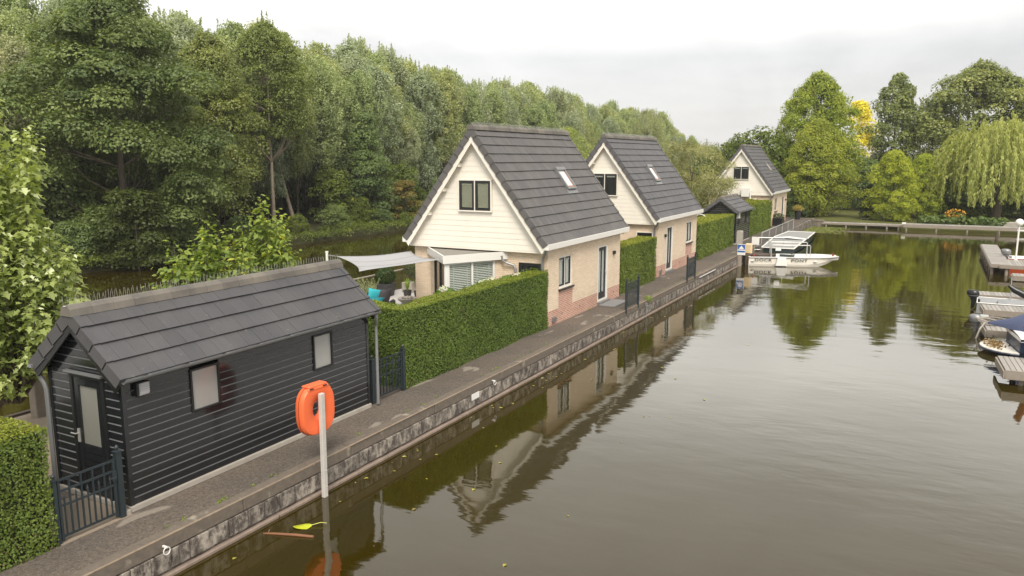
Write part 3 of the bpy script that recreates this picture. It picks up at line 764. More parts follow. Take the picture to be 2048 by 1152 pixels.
def shed_door(h, HW):
    a, b, t = -.34, .50, 2.10
    o, u, n = Vector((0,.0,0)), Vector((1,0,0)), Vector((0,-1,0))
    f = MB(); f.frame(o, u, (0,0,1), n, [(a,a+.07,.1,t,-.06,.03), (b-.07,b,.1,t,-.06,.03), (a+.07,b-.07,t-.07,t,-.06,.03)])
    d = f.build('door', M['black'], h, bevel=.004)
    l = MB(); l.frame(o, u, (0,0,1), n, [(a+.075,a+.19,.12,t-.075,-.04,.01), (b-.19,b-.075,.12,t-.075,-.04,.01), (a+.19,b-.19,t-.2,t-.075,-.04,.01), (a+.19,b-.19,.12,.2,-.04,.01)])
    l.frame(o, u, (0,0,1), n, [(a+.19,b-.19,.2+i*.12,.2+i*.12+.108,-.04,.004) for i in range(6)] + [(a+.19,b-.19,.2,.93,-.045,-.012)])
    l.build('door_leaf', M['shed_wall'], d)
    p = MB(); p.frame(o, u, (0,0,1), n, [(a+.19,b-.19,.93,t-.2,-.03,-.02)]); p.build('pane', M['door_frost'], d)
    hd = MB(); hd.box(a+.09, a+.14, -.028, -.01, .95, 1.17); hd.tube([(a+.115,-.02,1.1), (a+.115,-.075,1.1), (a+.0,-.075,1.1)], .011, 8); hd.build('handle', M['steel'], d)
    dr = MB(); dr.box(a-.04, b+.04, -.09, -.024, t+.004, t+.035); dr.build('drip_ledge', M['grey'], d)
M['door_frost'] = plain('door_frosted_pane', (.20,.20,.18), .3, .15, 2., spec=.5)
shed_door(S1, .905)
v_ = MB(); v_.box(.927, .99, .20, .42, 1.80, 2.02); vb = v_.build('vent_hood', M['black'], S1, bevel=.006)
v_ = MB()
for i in range(5): v_.box(.990, 1.012, .24, .40, 1.85+i*.033, 1.85+i*.033+.022)
v_.box(.9905, .993, .235, .405, 1.82, 2.01); v_.build('louvre', plain('white_louvre', (.50,.50,.52), .4, .05), vb)
dp = MB(); x = .905+.225
dp.tube([(x,5.85,ez1-.05), (x,5.86,ez1-.12), (x-.08,5.96,ez1-.26), (x-.13,6.0,ez1-.34), (x-.13,6.0,1.4), (x-.13,6.0,.05)], .035, 8); dp.build('downpipe', M['zinc'], S1, smooth=True)
dp = MB(); x = -.905-.16
dp.tube([(x,-.1,ez1-.04), (x,-.1,ez1-.12), (x+.1,-.06,ez1-.32), (x+.13,-.05,ez1-.42), (x+.13,-.05,.05)], .038, 8); dp.build('downpipe', M['grey'], S1, smooth=True)
gu = MB(); gu.box(-1.14, -1.03, -.2, 6.1, ez1-.05, ez1+.0); gu.build('gutter', M['zinc'], S1)
rng = random.Random(5); s_ = MB(); y = -.2
while y < 6.1:
    if rng.random() > .06:
        for dx in (-.03, .03):
            s_.tube([(dx*.6,y,3.20), (dx*1.5+rng.uniform(-.01,.01), y+rng.uniform(-.012,.012), 3.20+rng.uniform(.11,.15))], .0026, 3)
    y += .075
sk = s_.build('bird_spikes', M['steel'], S1r); sk['kind'] = 'stuff'
b_ = MB(); y = -.2
while y < 6.0: b_.box(-.03, .03, y, y+.27, 3.192, 3.202); y += .33
b_.build('spike_base', plain('spike_strip', (.62,.60,.56), .6, .2), sk)

S2, S2r, ez2 = shed('garden_shed', 'short weathered black shed between two tall hedges near the moored boats', -11.75, 49.5, 1.95, 4.1, 2.92, 2.0, 12,
               door=None, tile='tile_blue', wins=((.75,1.05,1.2,1.95), (2.75,3.05,1.2,1.95)))
v_ = MB(); v_.box(.975, 1.12, .25, .55, .9+.75, 2.0); v_.build('lamp_box', M['white'], S2)
bx = MB(); bx.box(0, .32, .0, .55, 0, .82); bx.box(.02,.30,.03,.52,.821,.86); o_ = bx.build('meter_cabinet', plain('cabinet_beige', (.42,.39,.34), .6, .15), None, bevel=.02); o_.location = (-10.76, 49.75, .58)
tag(o_, 'pale utility cabinet standing against the weathered shed wall', 'cabinet')
# ---------------------------------------------------------------- quay wall
qw = thing('quay_wall', 'long streaked concrete quay wall along the canal edge', 'quay wall', (-9.38, 0, 0))
rng = random.Random(3)
b = MB(); y = -12.
while y < 47.5:
    L = rng.uniform(2.6, 3.4); d = rng.uniform(-.012, .012)
    b.box(-.22, .02+d, y+.006, y+L-.006, .40, .60+rng.uniform(-.006, .006)); y += L
cop = b.build('coping', M['coping'], qw, bevel=.012)
b = MB(); y = -12.
while y < 47.:
    L = rng.uniform(.8, 2.2)
    if rng.random() < .85: b.box(-.012, .028, y, y+L-.01, .604, .611+rng.uniform(0,.004))
    y += L
b.build('coping_nosing', plain('nosing', (.27,.21,.15), .9, .45, 9., .4), cop)
b = MB(); y = -12.
while y < 47.5:
    L = rng.uniform(.28, .42); d = rng.uniform(-.01, .01)
    b.box(-.2, .035+d, y+.004, y+L-.004, .10, .385+rng.uniform(-.004, .004)); y += L
b.box(-.2, -.02, -12, 47.5, -.6, .398)
b.build('facing', M['quay'], qw, bevel=.008)
b = MB(); y = -12.
while y < 47.5:
    b.box(-.2, .075, y+.004, y+2.99, -.5, .055); y += 3.
b.build('waterline_ledge', plain('ledge_concrete', (.24,.185,.15), .85, .5, 7., .5), qw, bevel=.02)
b = MB(); b.box(.03, .036, 46.5, 70, -.5, .5); b.box(-.15, .03, 47.52, 75, -.5, .58)
b.build('far_facing', M['quay'], qw)
sg = MB(); sg.box(.046, .058, 15.28, 15.62, .27, .42); sg.build('name_plate', M['white'], qw)
b = MB(); b.box(.06, .085, 35.7, 38.7, .47, .505); b.build('white_fender_board', M['white'], qw)
def mooring_ring(y, z, label):
    b = MB(); r = .055
    pts = [(-9.26, y+r*math.cos(a), z+r*math.sin(a)) for a in [2*PI*i/14 for i in range(15)]]
    b.tube(pts, .008, 6); b.box(-9.34, -9.25, y-.014, y+.014, z+r-.012, z+r+.010)
    tag(b.build('mooring_ring', M['white'], None, smooth=True), label, 'mooring ring', 'mooring irons on the quay')
mooring_ring(6.77, .45, 'thin white mooring ring on the quay wall below the open spear tipped gate')
mooring_ring(16.28, .46, 'small pale mooring ring on the quay wall beside the white plate')
# tap post with a tuft
b = MB(); b.tube([(-9.27,27.95,-.2), (-9.27,27.95,.44)], .014, 8); b.box(-9.31,-9.24,27.9,27.99,.441,.56)
tag(b.build('service_post', [M['zinc']], None), 'small white capped pipe on the quay wall beside a green tuft', 'pipe')

# ---------------------------------------------------------------- hedges
M['hedge'] = leaf_mat('hedge_leaves', (.084,.124,.024), (.205,.268,.050), (.31,.32,.08), .34)
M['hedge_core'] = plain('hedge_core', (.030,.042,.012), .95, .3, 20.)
M['hedge_top'] = leaf_mat('hedge_lit_top_leaves', (.15,.185,.022), (.30,.315,.045), (.40,.38,.09), .3)  # paler leaves for hedge tops, the light from above put into the colour
M['hedge_dead'] = leaf_mat('hedge_dead_leaves', (.09,.055,.025), (.20,.13,.06), None, .1)
def hedge(label, segs, z0, z1f, dens, size, seed, topmat=None):
    """segs: list of boxes (x0,x1,y0,y1); z1f(x,y) top height. one mesh: dark twiggy core under a coat of leaves"""
    L = Leaves(seed); r = L.rng; ev, ef = [], []
    for (x0, x1, y0, y1) in segs:
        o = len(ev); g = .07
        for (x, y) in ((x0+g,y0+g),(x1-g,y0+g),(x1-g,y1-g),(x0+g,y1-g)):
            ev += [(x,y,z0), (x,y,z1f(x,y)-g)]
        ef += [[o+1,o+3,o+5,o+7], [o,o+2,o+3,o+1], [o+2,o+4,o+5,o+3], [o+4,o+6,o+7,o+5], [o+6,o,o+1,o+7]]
        def face(n, fx, nv, mi, up):
            u, v = r.random(n), r.random(n)
            P = fx(u, v); ww = .034*np.sin(P[:,1]*2.3+1.7*np.sin(P[:,2]*1.9))*np.sin(P[:,2]*2.7+P[:,0]*3) + .012*np.sin(P[:,1]*5.7+2*np.sin(P[:,2]*4.))
            dep = r.random(n)**2*.06
            P = P + np.array(nv)*(ww - dep)[:,None]
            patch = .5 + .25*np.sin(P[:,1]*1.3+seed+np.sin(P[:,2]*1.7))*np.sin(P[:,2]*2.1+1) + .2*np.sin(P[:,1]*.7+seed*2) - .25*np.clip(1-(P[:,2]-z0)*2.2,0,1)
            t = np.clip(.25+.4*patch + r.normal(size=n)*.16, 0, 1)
            N = np.array(nv) + r.normal(size=(n,3))*.55 + np.array([0,0,up])
            bz = r.random(n) < .012+.05*np.clip(1-(P[:,2]-z0)*2.5,0,1)          # dead brown leaves, more near the base
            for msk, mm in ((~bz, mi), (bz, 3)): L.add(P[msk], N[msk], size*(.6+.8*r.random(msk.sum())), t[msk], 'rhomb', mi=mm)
        H = z1f(x0,y0)-z0
        face(int((y1-y0)*H*dens), lambda u, v: np.stack([np.full_like(u,x1), y0+(y1-y0)*u, z0+v*(np.vectorize(z1f)(x1, y0+(y1-y0)*u)-z0)], 1), (1,0,0), 0, .35)
        face(int((y1-y0)*H*dens*.25), lambda u, v: np.stack([np.full_like(u,x0), y0+(y1-y0)*u, z0+v*H], 1), (-1,0,0), 0, .35)
        face(int((x1-x0)*H*dens), lambda u, v: np.stack([x0+(x1-x0)*u, np.full_like(u,y0), z0+v*H], 1), (0,-1,0), 0, .35)
        face(int((x1-x0)*H*dens*.6), lambda u, v: np.stack([x0+(x1-x0)*u, np.full_like(u,y1), z0+v*H], 1), (0,1,0), 0, .35)
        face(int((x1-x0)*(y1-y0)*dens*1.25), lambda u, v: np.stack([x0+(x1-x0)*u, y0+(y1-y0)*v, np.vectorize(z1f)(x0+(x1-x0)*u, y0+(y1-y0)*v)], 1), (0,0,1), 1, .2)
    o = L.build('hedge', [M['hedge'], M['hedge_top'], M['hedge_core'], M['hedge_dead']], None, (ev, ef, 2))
    return tag(o, label, 'hedge', 'clipped hedges along the path')
hedge('clipped hedge by the spear tipped iron gate, in front of the black shed door', [(-13.6,-10.5,2.5,5.98)], .56, lambda x, y: 2.32, 2300, .042, 1)
hedge('long clipped hedge between the glossy black shed and the house with bay window', [(-11.25,-10.62,14.45,22.12), (-12.9,-11.25,14.45,15.1)], .56, lambda x, y: 2.50-.012*(y-14.4), 2500, .042, 2)
hedge('short dense hedge between the bay window house and its twin without bay', [(-11.6,-10.72,29.05,33.5)], .56, lambda x, y: 2.50, 1500, .055, 3)
hedge('long hedge ending at the small weathered black shed with white hoop behind', [(-12.3,-10.82,40.9,49.2)], .56, lambda x, y: 2.50, 800, .08, 4)
hedge('tall hedge with shaggy top between weathered shed and the small distant house', [(-12.6,-11.0,54.2,62.9)], .56, lambda x, y: 2.72+.12*math.sin(y*3), 420, .11, 5)
hedge('dark hedge beyond the small distant house at the path end', [(-13.6,-12.2,72.3,76.)], .5, lambda x, y: 2.9, 260, .13, 6)

# ---------------------------------------------------------------- gates
def gate_panel(root, y0, y1, x, z0, z1, bars, spears=False):
    fr = MB(); t = .035
    fr.box(x-t/2, x+t/2, y0, y0+t, z0, z1); fr.box(x-t/2, x+t/2, y1-t, y1, z0, z1)
    H = z1-z0
    rails = (z0+.06, z0+H*.56, z0+H*.80, z1-.02)
    for z in rails: fr.box(x-.013, x+.013, y0+t, y1-t, z-.014, z+.014)
    g = fr.build('gate_leaf', M['anthra'], root)
    bb = MB(); n = bars
    for i in range(n):
        y = y0 + (y1-y0)*(i+1)/(n+1)
        if spears and i % 2 == 0:
            bb.box(x-.009, x+.009, y-.009, y+.009, z0+.0745, z0+H*.66)
            bb.lathe((x,y,z0+H*.66), [(.012,0),(.02,.02),(.0001,.09)], 4)
        else: bb.box(x-.011, x+.011, y-.011, y+.011, z0+.0745, z1-.0345)
    bb.build('bars', M['anthra'], g)
    return g
def gate_post(root, x, y, z0, z1, w=.07):
    p = MB(); p.box(x-w/2, x+w/2, y-w/2, y+w/2, z0, z1); p.box(x-w/2-.012, x+w/2+.012, y-w/2-.012, y+w/2+.012, z1+.0005, z1+.02)
    p.lathe((x,y,z1+.02), [(.02,0),(.018,.02),(.032,.045),(.032,.06),(.0001,.1)], 10)
    return p.build('post', M['anthra'], root, bevel=.004)
g = thing('iron_gate', 'open barred iron gate with spear tips beside the black shed door', 'gate', (-10.52, 6.06, .58), group='dark iron gates')
gate_post(g, 0, .92, 0, 1.05, .085); gate_post(g, 0, -.06, 0, .95, .05); gate_panel(g, -.02, .86, 0, .04, .96, 9, True)
lk = MB(); lk.box(-.03, .03, .80, .868, .62, .78); lk.tube([(.03,.83,.7),(.075,.83,.7),(.075,.74,.7)], .01, 6); lk.build('lock', M['anthra'], g)
g = thing('iron_gate', 'dark iron gate closing the gap between shed and long hedge', 'gate', (-10.66, 13.15, .58), group='dark iron gates')
gate_post(g, 0, .08, 0, 1.0, .1); gate_post(g, 0, 1.22, 0, 1.0, .08); gate_panel(g, .14, 1.17, 0, .05, .96, 8)
for y, lab in ((25.95, 'iron gate on the quay edge near the green wall tuft and grey door slab'), (33.75, 'iron gate on the quay edge beside the white fender board')):
    g = thing('iron_gate', lab, 'gate', (-9.36, y, .60), group='dark iron gates')
    gate_post(g, 0, 0, -.1, 1.05, .07); gate_post(g, 0, 1.28, -.1, 1.05, .07); gate_panel(g, .05, 1.23, 0, .06, .98, 9)
b = MB(); b.bar((-10.63,7.02,.58), (-10.6,7.06,1.42), .05, .07, (0,1,0)); b.box(-10.7,-10.5,7.0,7.12,.58,.66)
tag(b.build('concrete_stake', M['concrete'], None, bevel=.008), 'short leaning concrete stake between iron gate and shed corner', 'stake')
b = MB(); b.box(-10.55,-9.95,26.35,27.75,.585,.64)
tag(b.build('door_slab', plain('slab_grey', (.20,.20,.20), .85, .2, 8., .3), None, bevel=.01), 'flat grey stone slab before the door of the bay window house', 'slab')

# ---------------------------------------------------------------- lifebuoy on its post
b = MB(); b.bar((-9.205,9.99,-.7), (-9.165,9.965,1.93), .075, .095, (0,1,0))
for z in (.2,.5,.9): b.tube([(-9.15,9.98,z), (-9.13,9.98,z)], .012, 6)
tag(b.build('lifebuoy_post', plain('post_alu', (.52,.50,.47), .5, .18, 9., .2), None, bevel=.006), 'slim pale square post rising from the water, carrying the orange case', 'post')
lb = thing('lifebuoy_case', 'orange rounded lifebuoy case hanging on the slim pale post', 'lifebuoy', (-9.33, 9.98, 1.62), R(-4))
def ring_secs(w, h, hole, t, n=40):
    secs = []
    for i in range(n+1):
        a = 2*PI*i/n; ca, sa = math.cos(a), math.sin(a)
        e = 2.9; q = (abs(ca)**e + abs(sa)**e)**(-1/e)
        oy, oz = w/2*q*ca, h/2*q*sa
        iy, iz = hole*ca, hole*1.45*sa + .0
        m = lambda f: (iy+(oy-iy)*f, iz+(oz-iz)*f)
        prof = [(1.,-t*.30),(1.,t*.0),(1.,t*.30),(.93,t*.47),(.75,t*.5),(.45,t*.44),(.12,t*.34),(.0,t*.22),(.0,-t*.22),(.12,-t*.34),(.45,-t*.46),(.93,-t*.47)]
        secs.append([(x, *m(f)) for f, x in prof])
    return secs
b = MB(); b.loft(ring_secs(.77,.90,.105,.21), closed=True); b.build('case_body', M['orange'], lb, smooth=True)
b = MB(); b.box(-.10,.10,-.22,.22,.428,.458); b.box(.07,.112,-.24,.24,.372,.427); b.build('lid', M['orange'], lb, bevel=.02)
b = MB()
for y in (-.17,.14): b.box(.105,.118,y-.045,y+.045,.405,.425)
b.build('latch', M['dark'], lb)
b = MB(); sec = ring_secs(.775,.905,.10,.21)
b.tube([(-.0, s[1][1]*1.004, s[1][2]*1.004) for s in sec[12:40]], .006, 5); b.build('seam', plain('seam_dark', (.25,.03,.01), .6), lb)

# ---------------------------------------------------------------- floating bits
def bit(name, mb, mat, label, cat, group=None): tag(mb.build(name, mat), label, cat, group)
b = MB(); pts = [(math.cos(a)*.16*(1+.15*math.sin(3*a)), math.sin(a)*.105*(1+.1*math.cos(2*a)), .012+.012*math.sin(a*2)) for a in [2*PI*i/14 for i in range(14)]]
b.add([(-8.72+x*.8-y*.5, 8.9+x*.5+y*.8, z) for x, y, z in pts] + [(-8.72, 8.9, .03)], [[i, (i+1)%14, 14] for i in range(14)])
b.tube([(-8.62,8.98,.02), (-8.5,9.1,.05), (-8.42,9.16,.03)], .006, 5)
bit('floating_leaf', b, plain('leaf_yellow', (.42,.46,.02), .4, .2, 12.), 'big yellow green leaf floating below the orange lifebuoy', 'leaf')
b = MB(); b.tube([(-9.12,8.44,.0), (-8.95,8.50,.012), (-8.6,8.62,.02), (-8.31,8.72,.015)], [.012,.018,.022,.02], 7)
b.tube([(-9.05,8.47,.01), (-9.08,8.54,.03)], .007, 5)
bit('floating_stick', b, plain('stick', (.22,.10,.05), .6, .3, 9.), 'brown stick floating beside the big yellow leaf', 'stick')
rng = random.Random(21); L = Leaves(22)
P = []
for i in range(34):
    y = rng.uniform(7, 31); P.append((-9.2+abs(rng.gauss(0,.18))+.06, y, .006))
for i in range(26): P.append((rng.uniform(-8.8,-4.5), rng.uniform(8.5,26), .006))
P = np.array(P); L.add(P, np.tile([0,0,1.], (len(P),1)), np.array([rng.uniform(.04,.10) for _ in P]), np.array([rng.random() for _ in P]), 'oval')
o = L.build('leaf_litter', leaf_mat('litter', (.20,.13,.05), (.40,.36,.05), (.5,.45,.2), .1)); tag(o, 'scattered fallen leaves floating near the quay', 'leaves', kind='stuff')

# ---------------------------------------------------------------- terrace things
tp = [(-16.85,19.25,2.86), (-15.93,22.12,2.78), (-13.38,20.15,2.86), (-13.8,16.7,2.90)]
b = MB(); n = 14
c4 = [Vector(p) for p in tp]
def sail_pt(u, v):
    u2, v2 = u, v
    # concave edges: pull the mid edge points inwards
    pin = .16
    uu = .5+(u-.5)*(1-pin*4*v*(1-v)*0) ; 
    cu = pin*4*v*(1-v); cv = pin*4*u*(1-u)
    uu = u+(0.5-u)*cu; vv = v+(0.5-v)*cv
    p = c4[0]*(1-uu)*(1-vv) + c4[1]*uu*(1-vv) + c4[2]*uu*vv + c4[3]*(1-uu)*vv
    return p - Vector((0,0,.20*16*uu*(1-uu)*vv*(1-vv)*.6))
secs = [[tuple(sail_pt(i/n, j/n)) for i in range(n+1)] for j in range(n+1)]
b.loft(secs); o = b.build('shade_sail', plain('sail_cloth', (.36,.36,.37), .8, .05, 4.), None, smooth=True)
sdm = o.modifiers.new('thick', 'SOLIDIFY'); sdm.thickness = .006
tag(o, 'pale grey fabric shade sail stretched over the terrace', 'shade sail')
sl_ = MB(); 
for j in (5, 10): sl_.tube([tuple(Vector(q)+Vector((0,0,.004))) for q in secs[j]], .004, 4)
sl_.build('seam', plain('sail_seam', (.27,.27,.29), .8), o)
for i, (u, v, q) in enumerate(((0,0,(-17.05,19.1,2.9)), (1,1,(-13.3,20.25,2.86)))):
    w_ = MB(); w_.tube([tuple(sail_pt(u,v)), q], .008, 5); w_.build('corner_wire', M['steel'], o)
b = MB(); b.tube([(-17.08,19.1,.6), (-17.08,19.1,2.98)], .04, 10); b.tube([(-17.08,19.1,2.98), (-17.08,19.1,3.02)], .05, 10)
tag(b.build('sail_post', M['white'], None), 'white pole holding the shade sail corner behind the shed ridge', 'pole')
# railing at the water side of the terrace
rl = thing('terrace_railing', 'wooden railing with thin wires at the terrace edge', 'railing', (-19.1, 15, .62))
y = .2
while y < 11.3: b = MB(); b.box(-.045,.045,y-.045,y+.045,0,.80); b.build('post', M['wood_dark'], rl); y += 1.85
b = MB(); b.box(-.06,.06,.1,11.3,.802,.84); b.build('top_rail', M['wood'], rl)
b = MB(); y = .3
while y < 11.2: b.tube([(0,y,.05), (0,y,.80)], .006, 4); y += .11
b.box(-.02,.02,.25,11.2,.04,.07)
b.build('wire_infill', M['wood_dark'], rl)['kind'] = 'stuff'
def leaf_ball(L, c, rx, rz, n, size, t, tpl='rhomb', inner=True):
    r = L.rng; d = r.normal(size=(n,3)); d /= np.linalg.norm(d, axis=1, keepdims=True)
    q = (1-.25*r.random((n,1))**2)
    P = np.array(c) + d*q*np.array([rx,rx,rz]); N = d + r.normal(size=(n,3))*.5
    L.add(P, N, size*(.7+.6*r.random(n)), np.clip(t + r.normal(size=n)*.15 + .25*d[:,2], 0, 1), tpl)
M['box_leaf'] = leaf_mat('box_leaves', (.015,.035,.008), (.05,.085,.014), (.09,.13,.02), .15)
M['olive_leaf'] = leaf_mat('olive_leaves', (.16,.18,.08), (.32,.33,.17), (.46,.46,.27), .2)
M['lime_leaf'] = leaf_mat('lime_leaves', (.10,.17,.02), (.26,.34,.03), (.45,.48,.06), .3)
# ball shrub in tall planter
pl = thing('potted_shrub', 'round clipped ball shrub in a tall dark square planter', 'potted plant', (-18.72, 24.22, .62))
b = MB(); b.hexa([(-.24,-.24,0),(.24,-.24,0),(.24,.24,0),(-.24,.24,0),(-.30,-.30,.5),(.30,-.30,.5),(.30,.30,.5),(-.30,.30,.5)]); b.build('planter', plain('planter_dark', (.045,.045,.05), .5, .15), pl, bevel=.015)
L = Leaves(31); leaf_ball(L, (0,0,.80), .40, .36, 2600, .05, .45); L.build('foliage', M['box_leaf'], pl)
pl = thing('olive_bush', 'pale grey green feathery bush by the end of the front shed', 'bush', (-18.3, 22.3, .62))
L = Leaves(32)
for i in range(70):
    a = random.uniform(0, 2*PI); rr = .62*math.sqrt(random.random()); h = random.uniform(.55, 1.15)*(1-.3*rr)
    x0, y0_ = rr*math.cos(a), rr*math.sin(a); n = 46; t = np.linspace(.1, 1, n)
    P = np.stack([x0*(.5+t*.6)+L.rng.normal(size=n)*.03, y0_*(.5+t*.6)+L.rng.normal(size=n)*.03, h*t], 1)
    L.add(P, L.rng.normal(size=(n,3)), .10, np.clip(.35+.4*t+L.rng.normal(size=n)*.12,0,1), 'narrow', np.tile([x0*.6,y0_*.6,.9],(n,1)))
L.build('foliage', M['olive_leaf'], pl); b = MB(); b.lathe((0,0,0), [(.2,0),(.26,.3),(.24,.3),(.22,.26),(.0001,.26)], 16); b.build('pot', M['dark'], pl)
pl = thing('potted_tree', 'small round headed olive tree in a grey concrete cube', 'potted plant', (-18.45, 25.5, .62))
b = MB(); b.box(-.25,.25,-.25,.25,0,.40); b.build('planter', M['concrete'], pl, bevel=.02)
b = MB(); b.tube([(.2,0,.3), (.24,.02,.7), (.28,0,.95)], .025, 7); b.build('trunk', M['bark'], pl)
L = Leaves(33); leaf_ball(L, (.30,.0,1.02), .55, .38, 2400, .055, .35); L.build('foliage', leaf_mat('olive_crown', (.05,.06,.025), (.12,.13,.05), (.18,.18,.06), .2), pl)
for (x, y, s, lab) in ((-17.5,24.0,1.,'tall tapered dark pot of yellow green leaves at the house wall'), (-17.2,24.25,.9,'squat dark pot of lime leaves touching the house wall')):
    pl = thing('potted_plant', lab, 'potted plant', (x, y, .62), group='small pots by the wall')
    b = MB(); b.lathe((0,0,0), [(.11*s,0),(.17*s,.36*s),(.15*s,.36*s),(.14*s,.31*s),(.0001,.31*s)], 16); b.build('pot', plain('pot_brown', (.05,.045,.045), .5), pl, smooth=True)
    L = Leaves(34); n = 60
    for i in range(26):
        a = random.uniform(0, 2*PI); t = np.linspace(0, 1, 7); sp_ = random.uniform(.04,.16); hh = random.uniform(.25,.5)
        P = np.stack([sp_*math.cos(a)*t*s, sp_*math.sin(a)*t*s, (.33+hh*t)*s], 1); L.add(P, np.tile([math.cos(a),math.sin(a),.2],(7,1)), .12*s, .5+.4*t, 'narrow', np.tile([.2*math.cos(a),.2*math.sin(a),1],(7,1)))
    L.build('foliage', M['lime_leaf'], pl)
ur = thing('stone_bowl', 'broad grey stone bowl on the terrace at the house corner', 'bowl', (-16.75, 22.95, .62))
b = MB(); b.lathe((0,0,0), [(.16,0),(.2,.12),(.34,.22),(.36,.28),(.33,.30),(.28,.27),(.0001,.26)], 20); b.build('bowl', M['concrete'], ur, smooth=True)
b = MB()
for i in range(9): 
    a = 2*PI*i/9; b.tube([(.14*math.cos(a),.14*math.sin(a),.26),(.2*math.cos(a),.2*math.sin(a),.33)], .035, 6)
b.build('pebbles', M['concrete'], ur, smooth=True)
def cushion(c, w, h, t, rot, mat, lab, cat='cushion', grp='turquoise cushions on the lounge sofa'):
    b = MB(); n = 12; secs = []
    for sgn in (1, -1):
        for i in range(n+1):
            row = []
            for j in range(n+1):
                u, v = -1+2*i/n, -1+2*j/n
                f = (max(0,1-abs(u)**2.6)*max(0,1-abs(v)**2.6))**.5
                pin = 1-.10*(1-abs(abs(u)-abs(v)))*0 - .07*(1-v*v)*(abs(u)>.99) 
                row.append((u*w/2*(1-.10*(1-abs(v)**2)*abs(u)), sgn*t/2*f, v*h/2*(1-.10*(1-abs(u)**2)*abs(v))))
            secs.append(row)
    b.loft(secs[:n+1]); b.loft(secs[n+1:])
    o = b.build('cushion', mat, None, smooth=True); o.location = c; o.rotation_euler = rot
    return tag(o, lab, cat, grp)
sf = thing('lounge_sofa', 'low grey lounge sofa on the terrace behind the shed', 'sofa', (-16.35, 20.75, .62), R(20))
b = MB(); b.box(-.9,.45,-1.3,.55,.06,.30); b.box(.30,.45,-1.3,.55,.301,.55); b.build('base', plain('sofa_grey', (.105,.095,.09), .9, .15, 12., .2), sf, bevel=.05)
b = MB(); b.box(-.88,.26,-1.26,.52,.305,.44); b.build('seat_cushion', plain('sofa_seat', (.13,.12,.115), .9, .12, 12.), sf, bevel=.05)
M['turq'] = plain('turquoise_cloth', (.03,.45,.52), .8, .1, 9.)
cushion((-16.95,21.35,1.22), .55, .52, .2, (R(-28),R(10),R(35)), M['turq'], 'upright turquoise cushion leaning on the grey sofa back')
cushion((-16.45,20.75,1.15), .5, .45, .18, (R(-65),R(-5),R(15)), M['turq'], 'turquoise cushion lying flatter, next to the shed eave')
cushion((-16.6,21.4,1.22), .62, .58, .24, (R(-32),R(-10),R(-10)), plain('dark_cloth', (.10,.088,.09), .9, .1), 'large charcoal cushion between the turquoise cushions', 'cushion', None)
# hydrangeas behind the long hedge
M['hyd_leaf'] = leaf_mat('hydrangea_leaves', (.06,.13,.02), (.15,.25,.04), (.25,.34,.08), .3)
M['hyd_fl'] = leaf_mat('hydrangea_flowers', (.6,.55,.5), (.8,.76,.68), None, .2)
for (x, y, s, nf, lab) in ((-12.0,18.3,1.,1,'hydrangea by the terrace door end of the bay window'), (-11.75,20.0,1.0,3,'leafy hydrangea with white heads in front of the second bay pane'), (-11.55,21.2,.95,3,'hydrangea with white heads beside the bay downpipe')):
    pl = thing('hydrangea', lab, 'flowering shrub', (x, y, .6), group='white hydrangeas behind the hedge')
    L = Leaves(int(x*10)%97+40); leaf_ball(L, (0,0,1.2), .42, .55, 700, .13, .5, 'oval'); L.build('foliage', M['hyd_leaf'], pl)
    for i in range(nf): L = Leaves(51+i); leaf_ball(L, (random.uniform(.05,.4), random.uniform(-.4,.4), 1.70+random.uniform(0,.15)), .12, .10, 160, .045, .6); L.build('flower_head', M['hyd_fl'], pl)

# left near: old timber post and rope on the back edge
b = MB(); b.bar((-16.35,9.2,-.6), (-16.35,9.2,1.75), .26, .26, (0,1,0))
tag(b.build('timber_post', M['wood'], None, bevel=.02), 'thick weathered timber post at the water behind the front shed', 'post')
b = MB(); b.tube([(-17.6,8.0,.42),(-16.9,9.0,.40),(-16.5,9.6,.45)], .05, 8); b.box(-16.9,-16.78,2,14.9,-.4,.62)
tag(b.build('timber_edging', M['wood_dark'], None), 'dark timber edging of the back canal behind the front shed', 'edging')
# low tuft in the quay wall
L = Leaves(61); leaf_ball(L, (-9.36,28.35,.64), .15, .15, 90, .09, .5, 'narrow'); leaf_ball(L, (-9.34,28.5,.62), .12, .09, 50, .08, .4, 'narrow'); o = L.build('wall_tuft', M['lime_leaf']); tag(o, 'green weed tuft growing on top of the quay wall', 'weed')
b = MB(); pts = [(-12.35+.36*math.cos(a), 47.0, 2.25+.36*math.sin(a)) for a in [PI*i/12 for i in range(13)]]
b.tube(pts, .03, 6); b.lathe((-12.35,47.0,2.2), [(.33,-.02),(.33,.02)], 16)
tag(b.build('white_hoop', M['white'], None), 'white curved hoop showing above the hedge beside the house without bay window', 'hoop')

# tufts of weed along joints of the path
L = Leaves(63); rw = random.Random(64)
for i in range(46):
    y = rw.uniform(7, 46); x = rw.choice((-9.62, -9.60, -10.6 if y < 13 or 22.3 < y < 28.6 else -9.61)); s_ = rw.uniform(.5, 1.1)
    leaf_ball(L, (x+rw.uniform(-.02,.02), y, .60), .07*s_, .05*s_, int(16*s_)+4, .05, .4, 'narrow')
o = L.build('path_weeds', M['lime_leaf']); tag(o, 'small weeds growing in the joints of the quay path', 'weeds', kind='stuff')
# ---------------------------------------------------------------- moored boats and jetties
M['lake_green'] = plain('hull_dark_green', (.03,.045,.045), .3, .15)
M['tarp_grey'] = plain('cover_grey', (.27,.27,.265), .7, .08, 3.)
M['tarp_blue'] = plain('tarp_blue', (.065,.085,.16), .7, .12, 5., .2)
M['navy'] = plain('hull_navy', (.02,.03,.06), .3, .15)
M['red'] = plain('lamp_red', (.25,.03,.03), .4)
